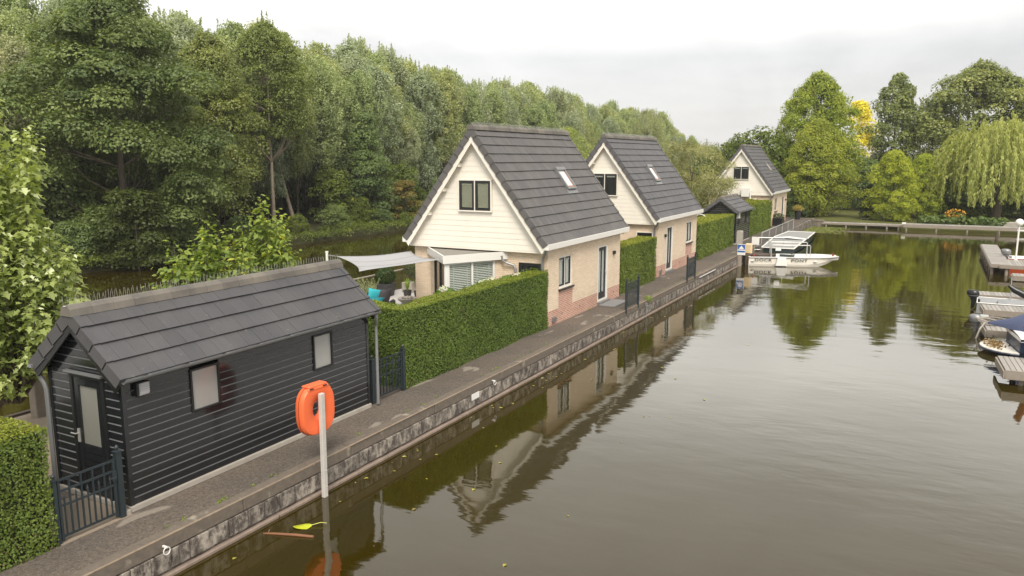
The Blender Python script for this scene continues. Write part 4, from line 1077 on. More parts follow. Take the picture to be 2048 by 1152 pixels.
# white work boat
bt = thing('work_boat', 'white flat work boat lettered DOCK PONT, with tube rails', 'boat', (-8.83, 44.35, 0), R(21))
LEN = 4.95; Wb = 1.75
def hull_sec(t):
    x = LEN*t
    rise = 0 if t < .62 else ((t-.62)/.38)**1.7
    zg = .52 + .05*max(0, t-.5); wid = Wb*(1 if t < .78 else 1-.55*((t-.78)/.22)**2)
    zb = -.12 + rise*.60; ch = .10 + rise*.42; inset = .10+.12*rise
    c = Wb/2
    f = lambda y, z: (x, c+y, z)
    w2 = wid/2
    return [f(-w2,zg), f(-w2+.03,zg-.06), f(-w2+inset*.6,ch+.02), f(-w2+inset+.06,zb), f(w2-inset-.06,zb), f(w2-inset*.6,ch+.02), f(w2-.03,zg-.06), f(w2,zg)]
ts = [0,.02,.2,.4,.6,.66,.72,.78,.84,.9,.95,.985,1.]
b = MB(); b.loft([hull_sec(t) for t in ts]); s0, s1 = hull_sec(0), hull_sec(1.)
b.poly(s0); b.poly(s1); b.build('hull', M['hull_white'], bt)
b = MB(); ins = lambda t, z, m: [(LEN*t, hull_sec(t)[0][1]+m, z), (LEN*t, hull_sec(t)[-1][1]-m, z)]
for a, c in zip(ts, ts[1:]):
    b.poly(ins(a,.36,.1)+ins(c,.36,.1)[::-1])
    for sgn in (0, 1):
        g0, g1 = hull_sec(a)[0 if sgn == 0 else -1], hull_sec(c)[0 if sgn == 0 else -1]
        d = .1 if sgn == 0 else -.1
        b.poly([g0, g1, (g1[0], g1[1]+d, g1[2]+.004), (g0[0], g0[1]+d, g0[2]+.004)]); b.poly([(g0[0], g0[1]+d, g0[2]), (g1[0], g1[1]+d, g1[2]), (g1[0], g1[1]+d, .36), (g0[0], g0[1]+d, .36)])
b.poly([(0,0,.52),(.12,0,.524),(.12,Wb,.524),(0,Wb,.52)]); b.build('deck', M['white'], bt)
b = MB(); b.tube([(LEN*t, hull_sec(t)[0][1]-.012, hull_sec(t)[0][2]-.03) for t in ts], .022, 6); b.tube([(LEN*t, hull_sec(t)[-1][1]+.012, hull_sec(t)[-1][2]-.03) for t in ts], .022, 6); b.build('rub_rail', M['grey'], bt)
b = MB(); b.prism([(1.52,-.02,.49),(1.98,-.02,.49),(2.07,-.02,.03),(1.42,-.02,.03)], (0,-.12,0)); b.build('fender_block', M['white'], bt, bevel=.03)
for yy, x0, x1, zt in ((.18,1.22,3.32,1.18), (1.45,1.40,3.44,1.22)):
    b = MB(); b.tube([(x0,yy,.4),(x0,yy,zt-.04),(x0+.05,yy,zt),(x1-.05,yy,zt),(x1,yy,zt-.04),(x1,yy,.4)], .028, 8); b.build('tube_rail', M['steel'], bt, smooth=True)
text_part('lettering', 'DOCK', M['anthra'], bt, (.78,-.008,.345), (R(90),0,0), .21, 1.45)
text_part('lettering', 'PONT', M['anthra'], bt, (2.72,-.008,.335), (R(90),0,0), .21, 1.45)
for x in (.12, 3.5):
    b = MB(); b.tube([(x,-.0,.30),(x+.16,-.04,.30)], .035, 7); b.build('fairlead', M['steel'], bt)
for x, y in ((.28,.12), (4.72,.86)):
    b = MB(); b.lathe((x,y,.52), [(.05,0),(.055,.05),(.045,.14),(.0001,.16)], 10); b.build('lantern', M['red'], bt)
b = MB(); b.box(1.45,1.75,.2,.205,.86,1.02); b.build('notice', M['white'], bt)

# covered launch
cb = thing('covered_launch', 'dark launch under a two part grey cover with white edges', 'boat', (-8.62, 46.6, 0))
LX, LY = 1.95, 9.3
b = MB()
def lsec(y, w, z): c = LX/2; return [(c-w/2,y,z),(c-w/2+.08,y,.1),(c-w/2+.2,y,-.2),(c+w/2-.2,y,-.2),(c+w/2-.08,y,.1),(c+w/2,y,z)]
b.loft([lsec(0,1.6,.5), lsec(.15,1.75,.52), lsec(2,1.95,.55), lsec(7,1.95,.6), lsec(8.6,1.7,.68), lsec(9.3,1.2,.72)]); b.poly(lsec(0,1.6,.5)); b.poly(lsec(9.3,1.2,.72))
b.build('hull', M['lake_green'], cb)
b = MB()
b.hexa([(.08,.2,.5),(1.75,.2,.5),(1.85,4.1,.5),(.02,4.1,.5),(.08,.2,.80),(1.75,.2,.80),(1.85,4.1,1.0),(.02,4.1,1.0)])
b.build('cabin_side', M['lake_green'], cb, bevel=.04)
b = MB(); b.hexa([(.02,.12,.802),(1.80,.12,.802),(1.90,4.1,1.002),(-.04,4.1,1.002),(.02,.12,.83),(1.80,.12,.83),(1.90,4.1,1.03),(-.04,4.1,1.03)]); cv = b.build('front_cover', M['tarp_grey'], cb)
b = MB()
for p, q in (((.02,.12,.84),(1.80,.12,.84)), ((1.80,.12,.84),(1.90,4.1,1.04)), ((.02,.12,.84),(-.04,4.1,1.04))): b.bar(p, q, .07, .05)
b.loft([[(-.06,3.7,1.03),(.9,3.6,1.10),(1.92,3.7,1.03)], [(-.06,4.3,1.05),(.9,4.3,1.14),(1.92,4.3,1.05)]])
b.build('white_edge', M['white'], cv)
b = MB(); b.hexa([(.0,4.4,.55),(1.9,4.4,.55),(1.75,8.7,.6),(.2,8.7,.6),(.0,4.4,1.02),(1.9,4.4,1.02),(1.75,8.7,1.02),(.2,8.7,1.02)]); b.build('cabin_side', M['lake_green'], cb, bevel=.04)
b = MB(); b.hexa([(-.05,4.36,1.022),(1.95,4.36,1.022),(1.80,8.8,1.022),(.15,8.8,1.022),(-.05,4.36,1.05),(1.95,4.36,1.05),(1.80,8.8,1.05),(.15,8.8,1.05)]); cv = b.build('rear_cover', M['tarp_grey'], cb)
b = MB()
for p, q in (((-.05,4.36,1.06),(.15,8.8,1.06)), ((1.95,4.36,1.06),(1.80,8.8,1.06)), ((.15,8.8,1.06),(1.80,8.8,1.06))): b.bar(p, q, .07, .05)
b.build('white_edge', M['white'], cv)
for y0, y1 in ((1.0,2.6), (4.8,6.4), (6.8,8.0)):
    b = MB(); b.hexa([(1.77+.02*y0*.3,y0,.62),(1.79+.02*y0*.3,y0,.62),(1.83,y1,.64),(1.81,y1,.64),(1.78,y0+.2,.78),(1.80,y0+.2,.78),(1.86,y1,.9),(1.84,y1,.9)]); b.build('side_window', M['glass'], cb)
# plank stage and mooring posts
st = thing('landing_stage', 'small brown plank stage between the path and the covered launch', 'jetty', (-9.3, 45.1, .0))
b = MB()
for i in range(11): b.box(i*.145, i*.145+.13, 0, 1.25, .52, .56)
b.build('planks', M['wood_dark'], st); b = MB(); b.box(0,1.6,.1,.2,.40,.518); b.box(0,1.6,1.05,1.15,.40,.518); b.build('beams', M['wood_dark'], st)
for x, y in ((.06,.05),(1.5,.05),(1.5,1.2)): b = MB(); b.tube([(x,y,-.8),(x,y,.50)], .07, 8); b.build('pile', M['wood_dark'], st)
for (x, y, h, lab) in ((-9.30,44.05,.62,'square timber mooring post under the blue and white sign'), (-8.98,44.75,.62,'dark timber mooring post under the cream box')):
    b = MB(); b.box(x-.12,x+.12,y-.12,y+.12,-.8,h); tag(b.build('mooring_post', M['wood_dark' if 'dark' in lab else 'wood'], None, bevel=.02), lab, 'post')
sg = thing('harbour_sign', 'small blue and white sign with a roof shape on the mooring post', 'sign', (-9.16, 43.92, .64))
b = MB(); b.box(-.24,.20,-.02,.02,0,.60); b.build('board', M['white'], sg, bevel=.01)
blue = plain('sign_blue', (.02,.10,.36), .4, .05)
b = MB(); b.box(-.22,.18,-.026,-.021,.32,.58); b.box(-.22,.18,-.026,-.021,.16,.25); b.build('blue_field', blue, sg)
b = MB(); b.prism([(-.17,-.032,.36),(-.02,-.032,.53),(.13,-.032,.36),(.09,-.032,.36),(.09,-.032,.34),(-.13,-.032,.34),(-.13,-.032,.36)], (0,.005,0)); b.build('roof_symbol', M['white'], sg)
b = MB(); b.box(-9.16,-8.78,44.72,44.98,.63,1.22)
tag(b.build('cream_box', plain('cream_plastic', (.62,.48,.30), .5, .1), None, bevel=.06), 'rounded cream plastic box on top of the dark mooring post', 'box')
# galvanised railings
def railing(lab, p, q, h, posts, z=.58, mesh=True):
    p, q = Vector((*p, z)), Vector((*q, z)); r_ = thing('railing', lab, 'railing', tuple(p), 0, 'galvanised railings by the launch'); d = q-p
    b = MB(); b.tube([(0,0,h), tuple(d+Vector((0,0,h)))], .028, 8); b.tube([(0,0,h*.12), tuple(d+Vector((0,0,h*.12)))], .014, 6); b.build('handrail', M['steel'], r_, smooth=True)
    for i in range(posts): b = MB(); b.tube([tuple(d*(i/(posts-1))+Vector((0,0,-.2))), tuple(d*(i/(posts-1))+Vector((0,0,h)))], .024, 8); b.build('post', M['steel'], r_, smooth=True)
    if mesh:
        b = MB(); n = int(d.length/.12)
        for i in range(1, n): b.tube([tuple(d*(i/n)+Vector((0,0,h*.12))), tuple(d*(i/n)+Vector((0,0,h)))], .005, 4)
        b.build('bars', M['grey'], r_)
    return r_
railing('long galvanised railing sloping along the quay behind the launch', (-8.95,48.4), (-8.9,60.), .95, 6)
r_ = railing('short galvanised railing across the path edge carrying a white notice', (-9.05,46.75), (-7.5,47.3), .80, 3, mesh=False)
b = MB(); b.box(-.14,.28,-.03,-.01,.38,.84); b.build('notice', M['white'], r_)

# far jetties
def jetty(lab, x0, x1, y0, y1, z, n, piles, ang=0, th=.12, rail=None, mat='plank', along='x'):
    j = thing('jetty', lab, 'jetty', (x0, y0, 0), R(ang), 'wooden jetties around the harbour')
    W, D = x1-x0, y1-y0
    b = MB()
    if along == 'x':
        for i in range(n): b.box(W*i/n+.008, W*(i+1)/n-.008, 0, D, z-.04, z)
    else:
        for i in range(n): b.box(0, W, D*i/n+.008, D*(i+1)/n-.008, z-.04, z)
    b.build('planks', M[mat], j)
    b = MB(); b.box(-.02,W+.02,-.05,-.005,z-.04-th,z-.0); b.box(0,W,D*.5-.05,D*.5+.05,z-.042-th,z-.042); b.box(-.05,-.005,-.05,D,z-.042-th,z-.042)
    if along != 'x': b.box(W+.005,W+.05,0,D,z-.042-th,z-.042)
    b.build('beams', M['wood'], j)
    for (x, y) in piles: b = MB(); b.tube([(x,y,-.9),(x,y,z-.045)], .075, 8); b.build('pile', M['wood'], j)
    return j
jetty('low grey jetty along the lawn at the far shore', -8.4, -2.1, 73.0, 74.3, .38, 40, [(x, .06) for x in (.3,1.9,3.5,5.1,6.)], 2, .10)
fj = jetty('long pale timber jetty below the weeping willow', -2.0, 8.5, 72.6, 73.9, .52, 60, [(x, .06) for x in (.2,2.4,4.6,6.8,9.,10.2)], 1, .22)
b = MB(); b.box(8.0,8.6,-.08,-.052,.28,.40); b.build('white_plate', M['white'], fj)
b = MB(); b.box(-.15,.15,-.09,.3,.52,.66); b.build('white_cap', M['white'], fj)
b = MB(); b.tube([(4.35,67.5,-.8),(4.35,67.5,.55)], .12, 10)
tag(b.build('mooring_pile', M['wood_dark'], None), 'dark round mooring pile in front of the timber jetty', 'pile')
fe = thing('low_fence', 'low wooden palisade edge between the path end and the lawn jetty', 'fence', (-11.0, 74.4, 0), R(-21))
b = MB(); 
for i in range(24): b.box(i*.12,i*.12+.09,0,.03,-.3,.62)
b.build('pales', M['wood'], fe); b = MB(); b.box(0,2.9,-.04,-.005,.45,.53); b.build('rail', M['wood'], fe)
jetty('finger jetty with round piles beside the globe lamp', 2.9, 3.75, 47.0, 57.6, .56, 74, [(x, y) for y in (.3,2.0,3.8,5.6,7.4,9.2,10.4) for x in (.08,.77)], 0, .14, along='y')
jetty('cross jetty carrying the white globe lamp', 3.30, 9., 46.9, 49.6, .55, 40, [(x, y) for x in (.3,2.,4.) for y in (.1,2.4)], 0, .14)
jetty('low floating stage below the globe lamp jetty', 3.75, 6.5, 44.9, 45.9, .28, 18, [(.2,.1),(2.,.1)], 0, .2)
jetty('narrow plank jetty behind the aluminium boat', 1.85, 7, 37.0, 38.0, .42, 36, [(x, y) for x in (.2,2.,4.) for y in (.1,.9)], 3)
jetty('plank jetty on stout beams in front of the aluminium boat', 2.0, 7, 33.2, 34.4, .45, 36, [(x, y) for x in (.15,.55,2.6) for y in (.06,1.1)], 3, .18)
jetty('cluttered pale jetty next to the grey outboard motor', 1.9, 6, 29.6, 31.2, .38, 28, [(x, y) for x in (.15,1.6) for y in (.06,1.5)], 3, .2)
jetty('jetty end with pale planks below the reddish slatted chair', 2.05, 6, 23.9, 25.6, .42, 30, [(x, y) for x in (.4,1.9) for y in (.2,1.5)], 3, .2)
# globe lamp
gl = thing('globe_lamp', 'white globe lamp on a slim white pole at the jetty', 'lamp', (4.15, 49.4, .55))
b = MB(); b.tube([(0,0,0),(0,0,1.85)], .045, 10); b.lathe((0,0,0), [(.09,0),(.09,.03),(.05,.05)], 12); b.build('pole', M['white'], gl)
b = MB(); b.ball((0,0,2.03), .2, 20); b.build('globe', plain('opal_globe', (.85,.84,.80), .3, .02), gl, smooth=True)

def outboard(parent, x, y, z, s, mat, rz=0):
    f = lambda px, py, pz: (x+px*s, y+py*s, z+pz*s)
    b = MB()
    def sec(zz, a, b_, off): return [f(off+a*math.cos(t)*(1 if math.cos(t) > 0 else 1.1), b_*math.sin(t), zz) for t in [2*PI*i/16 for i in range(16)]]
    b.loft([sec(.0,.18,.13,0), sec(.05,.24,.17,0), sec(.2,.27,.18,-.02), sec(.30,.25,.16,-.03), sec(.36,.16,.10,-.05)], closed=True, caps=True)
    cw = b.build('outboard_motor', M[mat], parent, smooth=True)
    b = MB(); b.loft([sec(.075,.247,.176,0), sec(.10,.255,.18,0)], closed=True, caps=True); b.build('stripe', M['zinc'], cw)
    b = MB(); b.loft([sec(-.55,.07,.04,.0), sec(-.2,.10,.07,.02), sec(.0,.17,.12,0)], closed=True, caps=True); b.box(x+.02*s,x+.30*s,y-.07*s,y+.07*s,z-.25*s,z-.08*s); b.build('leg', M['black' if mat == 'black' else 'grey'], cw)
    return cw
def skiff(name, lab, loc, L_, W_, H_, rz, hull, inner, tape=.75, cat='boat'):
    r_ = thing(name, lab, cat, loc, rz, 'small boats at the jetties')
    N = 12; secs = []; ins_ = []
    for i in range(N+1):
        t = i/N; w = W_/2*(1 if t < .45 else 1-tape*((t-.45)/.55)**2.); zb = -.12+.30*max(0,(t-.6)/.4)**2; h = H_+.12*t*t
        x = L_*t
        secs.append([(x,-w,h),(x,-w*.86,zb+.10),(x,-w*.55,zb),(x,w*.55,zb),(x,w*.86,zb+.10),(x,w,h)])
        ins_.append([(x,-w+.005,h+.004),(x,-w+.06,h+.004),(x,-w*.8+.06,zb+.16),(x,w*.8-.06,zb+.16),(x,w-.06,h+.004),(x,w-.005,h+.004)])
    b = MB(); b.loft(secs); b.poly(secs[0]); b.poly(secs[-1]); b.build('hull', M[hull], r_, smooth=False)
    b = MB(); b.loft(ins_); b.build('inner_hull', M[inner], r_)
    b = MB(); b.tube([(s[0][0],s[0][1],s[0][2]) for s in secs], .022, 6); b.tube([(s[5][0],s[5][1],s[5][2]) for s in secs], .022, 6); b.tube([secs[0][0], secs[0][5]], .022, 6); b.build('gunwale', M['white'], r_)
    for t in (.22,.52): b = MB(); b.box(L_*t-.12,L_*t+.12,-W_*.42,W_*.42,H_-.10,H_-.06); b.build('bench', M[inner], r_)
    return r_
ab = skiff('aluminium_boat', 'grey aluminium boat with a small black outboard motor', (1.85, 35.6, 0), 3.8, 1.5, .42, R(-3), 'hull_grey', 'zinc')
outboard(ab, -.14, .1, .50, .8, 'black')
ob = skiff('rowing_boat', 'orange rowing boat behind the globe lamp', (3.95, 51.3, 0), 3.6, 1.4, .5, R(-2), 'orange', 'white'); outboard(ob, -.1, .1, .62, .9, 'grey')
bb_ = thing('cruiser', 'white topped cruiser under a blue tarpaulin with bathing platform', 'boat', (2.52, 28.1, 0), R(8))
b = MB(); S = []
for (x, w, z) in ((0,1.75,.62),(.3,1.95,.66),(2,2.1,.72),(4.5,1.9,.85),(6,.6,1.0)): S.append([(x,-w/2,z),(x,-w/2+.06,.2),(x,-w*.35,-.2),(x,w*.35,-.2),(x,w/2-.06,.2),(x,w/2,z)])
b.loft(S); b.poly(S[0]); b.build('hull', M['navy'], bb_)
b = MB(); D = [[(s[0][0],s[0][1]-.03,s[0][2]+.005),(s[0][0],s[0][1]*.6,s[0][2]+.06),(s[0][0],0,s[0][2]+.08),(s[0][0],-s[0][1]*.6,s[0][2]+.06),(s[0][0],-s[0][1]+.03,s[0][2]+.005)] for s in S]
b.loft(D); b.loft([[(p[0],p[1],p[2]-.09) for p in d] for d in D]); b.poly([(-.01,-.9,.54),(-.01,.9,.54),(-.01,.9,.64),(-.01,-.9,.64)]); b.build('deck', M['white'], bb_)
b = MB(); T = []
for (x, w, z, h, yc) in ((-.5,.2,.74,.02,1.0),(.0,.9,.74,.22,.62),(.5,1.6,.76,.50,.25),(1.8,1.9,.8,.60,.1),(3.2,1.9,.86,.66,0),(5.,1.3,.95,.3,0)): T.append([(x,yc-w/2,z-.04),(x,yc-w*.40,z+h*.5),(x,yc-w*.12,z+h*.97),(x,yc+w*.12,z+h),(x,yc+w*.40,z+h*.5),(x,yc+w/2,z-.04)])
b.loft(T); b.poly(T[0]); b.build('tarpaulin', M['tarp_blue'], bb_, smooth=True)
b = MB(); P_ = []
for i in range(13): a = PI/2+PI*i/12; P_.append((-.02+.95*math.cos(a)*.9, .95*math.sin(a), .14))
b.prism(P_, (0,0,.06)); pf = b.build('bathing_platform', M['hull_white'], bb_)
b = MB(); b.tube([(p[0]*1.01,p[1]*1.01,.155) for p in P_], .03, 6); b.build('platform_rim', M['navy'], pf)
for (x, y, dx) in ((.5,-.6,.35), (.9,.8,.2)):
    b = MB(); b.tube([(x,y,.6),(x+dx,y+.1,1.5)], .012, 6); b.build('rod', M['steel'], bb_)
L = Leaves(71); n = 160; L.add(np.stack([L.rng.normal(-.45,.16,n), L.rng.normal(.1,.35,n), .21+.05*L.rng.random(n)],1), L.rng.normal(size=(n,3))+np.array([0,0,1]), .09, L.rng.random(n), 'oval')
o = L.build('leaf_heap', leaf_mat('dead_leaves', (.12,.07,.03), (.3,.2,.09), (.45,.35,.2), .1)); o.location = (2.52,28.1,0); tag(o, 'heap of dry brown leaves on the bathing platform', 'leaves', kind='stuff')
gm = thing('outboard_mount', 'large grey outboard motor tilted beside the cluttered jetty', 'motor', (1.66, 31.2, .42)); outboard(gm, 0, 0, -.12, .8, 'grey')
b = MB(); b.box(.1,.35,-.2,.2,-.35,.15); b.build('bracket', M['hull_grey'], gm)
b = MB()
for i in range(5):
    pts = [(2.05+.42*math.cos(a)+.04*i, 30.6+.3*math.sin(a)+.03*i, .40+.025*i+.16*max(0, math.sin(a*.5+i))) for a in [2*PI*j/16 for j in range(17)]]
    b.tube(pts, .02, 5)
b.tube([(1.85,30.2,.5),(1.7,29.9,.3),(1.6,29.9,-.1)], .03, 6)
tag(b.build('rope_coil', plain('rope', (.34,.31,.27), .9, .2), None, smooth=True), 'untidy coil of pale rope on the cluttered jetty', 'rope')
ch = thing('slatted_chair', 'reddish wooden slatted chair standing on a pale jetty end', 'chair', (2.75, 25.2, .42), R(10))
b = MB()
for i in range(6): b.bar((-.0,.02+i*.085,.42), (-.16,.02+i*.085,.95), .06, .015, (0,1,0))
b.build('backrest', plain('red_wood', (.25,.075,.035), .5, .25, 8.), ch)
b = MB()
for i in range(6): b.box(.0+i*.08,.065+i*.08,0,.5,.40,.42)
b.build('seat', plain('red_wood', (0,0,0)), ch)
for x, y in ((.02,.03),(.02,.47),(.44,.03),(.44,.47)):
    b = MB(); b.box(x-.02,x+.02,y-.02,y+.02,0,.399); b.build('leg', plain('red_wood', (0,0,0)), ch)
bm_ = thing('folded_bimini', 'black folded sun canopy above the aluminium boat', 'canopy', (3.0, 36.2, .45))
b = MB(); b.tube([(-.1,0,.55),(.1,.0,.38),(.45,.02,.2),(1.2,.05,.1)], [.05,.12,.14,.10], 10); b.build('cover', M['black'], bm_, smooth=True); b = MB(); b.tube([(.0,.0,-.0),(-.02,0,.85)], .02, 6); b.tube([(.9,.0,-.1),(.8,0,.12)], .02, 6); b.build('frame', M['steel'], bm_)

# far shore small things
pb = thing('black_planter', 'black planter tub with low foliage at the small distant house', 'planter', (-10.9, 65.5, .58))
b = MB(); b.box(-.4,.4,-.5,.5,0,.62); b.build('tub', M['black'], pb, bevel=.03); L = Leaves(81); leaf_ball(L, (0,0,.75), .45, .25, 500, .09, .5); L.build('foliage', M['box_leaf'], pb)
pg = thing('ornamental_grass', 'straw yellow grass clump in a dark pot at the path end', 'grass plant', (-10.5, 73., .56))
b = MB(); b.lathe((0,0,0), [(.2,0),(.28,.75),(.0001,.75)], 12); b.build('pot', M['dark'], pg); L = Leaves(82); n = 900
d = L.rng.normal(size=(n,3)); d[:,2] = np.abs(d[:,2])+.2; d /= np.linalg.norm(d,axis=1,keepdims=True); L.add(np.array([0,0,.8])+d*.5*L.rng.random((n,1)), L.rng.normal(size=(n,3)), .2, L.rng.random(n), 'narrow', d)
L.build('foliage', leaf_mat('straw', (.3,.22,.06), (.5,.40,.12), None, .3), pg)
sp_ = thing('church_spire', 'tiny grey church spire on the horizon', 'church', (-181, 700, 0))
b = MB(); b.box(-2.5,2.5,-2.5,2.5,0,11); b.build('tower', M['concrete'], sp_); b = MB(); b.lathe((0,0,11), [(2.2,0),(2.,1.5),(.0001,13)], 8); b.build('spire', M['grey'], sp_)
b = MB(); b.box(-5.6,-4.9,77.2,77.7,.42,.56); tag(b.build('dark_box', M['dark'], None, bevel=.03), 'small dark box lying on the lawn', 'box')
b = MB(); b.box(4.6,6.2,75.,75.9,.42,.78); tag(b.build('concrete_bench', M['concrete'], None, bevel=.03), 'low pale slab bench behind the timber jetty', 'bench')
# ---------------------------------------------------------------- trees
M['maple'] = leaf_mat('maple_leaves', (0.070,0.104,0.043), (0.206,0.262,0.089), (0.369,0.376,0.148), 0.35)
M['maple_far'] = leaf_mat('maple_leaves_far', (0.128,0.156,0.058), (0.335,0.355,0.121), (0.545,0.504,0.202), 0.35)
M['alder'] = leaf_mat('alder_leaves', (0.118,0.141,0.040), (0.303,0.323,0.097), (0.446,0.451,0.169), 0.35)
M['poplar'] = leaf_mat('poplar_leaves', (0.158,0.194,0.123), (0.485,0.510,0.355), (0.854,0.836,0.827), 0.35)
M['poplar_b'] = leaf_mat('poplar_leaves_green', (0.156,0.199,0.098), (0.483,0.512,0.255), (0.836,0.823,0.534), 0.35)
M['shrub'] = leaf_mat('shrub_leaves', (0.061,0.086,0.019), (0.204,0.248,0.047), (0.387,0.360,0.092), 0.35)
M['bright'] = leaf_mat('bright_leaves', (0.136,0.186,0.029), (0.402,0.438,0.068), (0.663,0.624,0.139), 0.4)
M['lime'] = leaf_mat('lime_conifer', (0.179,0.231,0.025), (0.470,0.492,0.057), (0.730,0.714,0.110), 0.4)
M['willow'] = leaf_mat('willow_leaves', (0.211,0.244,0.061), (0.441,0.457,0.150), (0.653,0.639,0.262), 0.4)
M['greywillow'] = leaf_mat('grey_willow_leaves', (0.154,0.166,0.073), (0.391,0.391,0.206), (0.601,0.592,0.371), 0.35)
M['yellow'] = leaf_mat('yellow_leaves', (0.550,0.483,0.050), (0.820,0.759,0.100), (0.880,0.880,0.200), .3)
M['darkcon'] = leaf_mat('dark_conifer', (0.020,0.033,0.015), (0.066,0.083,0.033), None, .15)
M['variegated'] = leaf_mat('variegated_leaves', (0.152,0.200,0.061), (0.392,0.436,0.146), (0.880,0.880,0.653), 0.35)
M['hazel'] = leaf_mat('hazel_leaves', (0.109,0.162,0.034), (0.274,0.331,0.066), (0.664,0.592,0.060), 0.35)
M['under'] = leaf_mat('undergrowth_leaves', (0.055,0.076,0.014), (0.168,0.212,0.035), (0.333,0.323,0.073), 0.35)

def trunk(mb, h, r0, r1, lean=(0,0), seed=0, n=7, wob=.04):
    rg = random.Random(seed); pts, rs = [], []
    for i in range(n+1):
        t = i/n; pts.append((lean[0]*t + rg.uniform(-wob,wob)*h*.3*t*(1-t)*2, lean[1]*t + rg.uniform(-wob,wob)*h*.3*t*(1-t)*2, -.5+(h+.5)*t)); rs.append(r0+(r1-r0)*t**.8 + (r0*.4 if i == 0 else 0))
    mb.tube(pts, rs, 7); return pts
def limb(mb, p, q, r):
    p, q = Vector(p), Vector(q); m = (p+q)/2 + Vector((0,0,-.12*(q-p).length)); mb.tube([p, m, q], [r, r*.6, r*.15], 5)

def make_tree(name, label, cat, group, mat, bark, seed, H, rad, base, prof, nclump, a, nleaf, lsize, flat=.6, up=.5, tpl='rhomb', r0=.2, inner=.45, trunk_top=.85, lean=(0,0), skew=1., zmin=-.35, dome_jit=.4, shoots=0):
    """a trunk with limbs and a crown of leafy domes. prof(t): relative crown radius at height fraction t of the crown (0..1)"""
    root = thing(name, label, cat, (0,0,0), 0, group)
    L = Leaves(seed); r = L.rng; tb = MB()
    tp_ = trunk(tb, H*trunk_top, r0, r0*.2, lean, seed)
    for i in range(nclump):
        t = r.random()**skew
        ang = r.random()*2*PI; q = (inner + (1-inner)*r.random()**.6)
        rr = rad*prof(t)*q*(1+.16*math.sin(3*ang+seed)+.10*math.sin(5*ang+t*9))
        z = base + (H-base)*t
        c = (rr*math.cos(ang)+lean[0]*t, rr*math.sin(ang)+lean[1]*t, z)
        aa = a*(.55+.9*r.random())*(1-.22*t)
        L.dome(c, aa, int(nleaf*(.6+.8*r.random())), lsize, r.random()*.75+.25*t*r.random(), flat, up, zmin, tpl, dome_jit)
        if i % 4 == 0:
            k_ = min(len(tp_)-1, max(1, int((z-.25*rr)/(H*trunk_top)*len(tp_)))); limb(tb, tp_[k_-1], c, max(.02, r0*.35*(1-t*.6)))
    for i in range(shoots):          # leafy whips that break the outline
        t = .45+.55*r.random(); ang = r.random()*2*PI; rr = rad*prof(min(t,.97))*(.35+.75*r.random()); z = base+(H-base)*t
        ln = (.5+.9*r.random())*H/15; n = int(26*ln)+8; q = np.linspace(0, 1, n)
        P = np.stack([rr*math.cos(ang)*(1+.10*q)+r.normal(size=n)*.11*(1.1-q), rr*math.sin(ang)*(1+.10*q)+r.normal(size=n)*.11*(1.1-q), z+ln*q], 1)
        L.add(P, r.normal(size=(n,3))+np.array([math.cos(ang),math.sin(ang),.3]), lsize*(.7+.5*r.random(n)), np.clip(.3+.5*r.random()+r.normal(size=n)*.1,0,1), tpl)
    tb.build('trunk', M[bark], root, smooth=True)
    L.build('crown', M[mat], root)
    return root
def place(root, x, y, z=.4, s=1., sz=None, rz=0., label=None, group=None, first=[]):
    if root.name not in first: first.append(root.name); o = root
    else: o = copy_tree(root)
    o.location = (x, y, z); o.rotation_euler = (0,0,rz); o.scale = (s, s, sz or s)
    if label: o['label'] = label
    if group: o['group'] = group
    return o
ell = lambda t: math.sqrt(max(0, 1-(2*t-1)**2))
egg = lambda t: (math.sin(PI*min(1, t*.9+.12))**.7)
cone = lambda t: (1-t)**.75*(.35+.65*min(1, t*5))
col = lambda t: (min(1, t*5+.35))*(1-t**2.6)**.8
umb = lambda t: math.sqrt(max(0, 1-t*t*.98))

# big maple and alder at the back canal
mp = make_tree('maple_tree', 'huge dark green maple with layered foliage at the back canal', 'tree', None, 'maple', 'bark', 101, 14.6, 5.0, .4, egg, 185, 1.6, 700, .19, .72, .55, 'rhomb', .28, .70, skew=1.35, shoots=60, zmin=-.15)
place(mp, -41.8, 29.6, .4)
al = make_tree('alder_tree', 'olive green alder with a tall bare pale trunk', 'tree', None, 'alder', 'bark_pale', 102, 15.2, 3.3, 7.2, egg, 240, .85, 190, .16, .8, .4, 'rhomb', .17, .35, shoots=60)
place(al, -45.5, 45.0, .4)
al2 = make_tree('alder_tree', 'olive alder between the huge maple and the bare trunk', 'tree', None, 'alder', 'bark', 103, 13.6, 3.3, 1.6, egg, 260, .85, 190, .16, .8, .4, 'rhomb', .17, .3, shoots=60)
place(al2, -44.5, 38.6, .4)
b = MB(); b.tube([(0,0,-.4),(-.8,-.1,2.2),(-1.3,-.2,4.4)], [.17,.14,.10], 7); b.tube([(-1.3,-.2,4.3),(-1.6,-.2,6.5)], [.10,.04], 6)
o = b.build('leaning_trunk', M['bark_pale'], None, smooth=True); o.location = (-46.6, 48.6, .4); tag(o, 'bare leaning trunk next to the pale alder trunk', 'tree')
yt = make_tree('young_tree', 'lighter green conical young tree in front of the poplar wood', 'tree', None, 'maple', 'bark', 104, 9., 2.3, .4, cone, 130, .8, 200, .17, .6, .4, 'rhomb', .10, .3)
place(yt, -42.3, 52.6, .4)
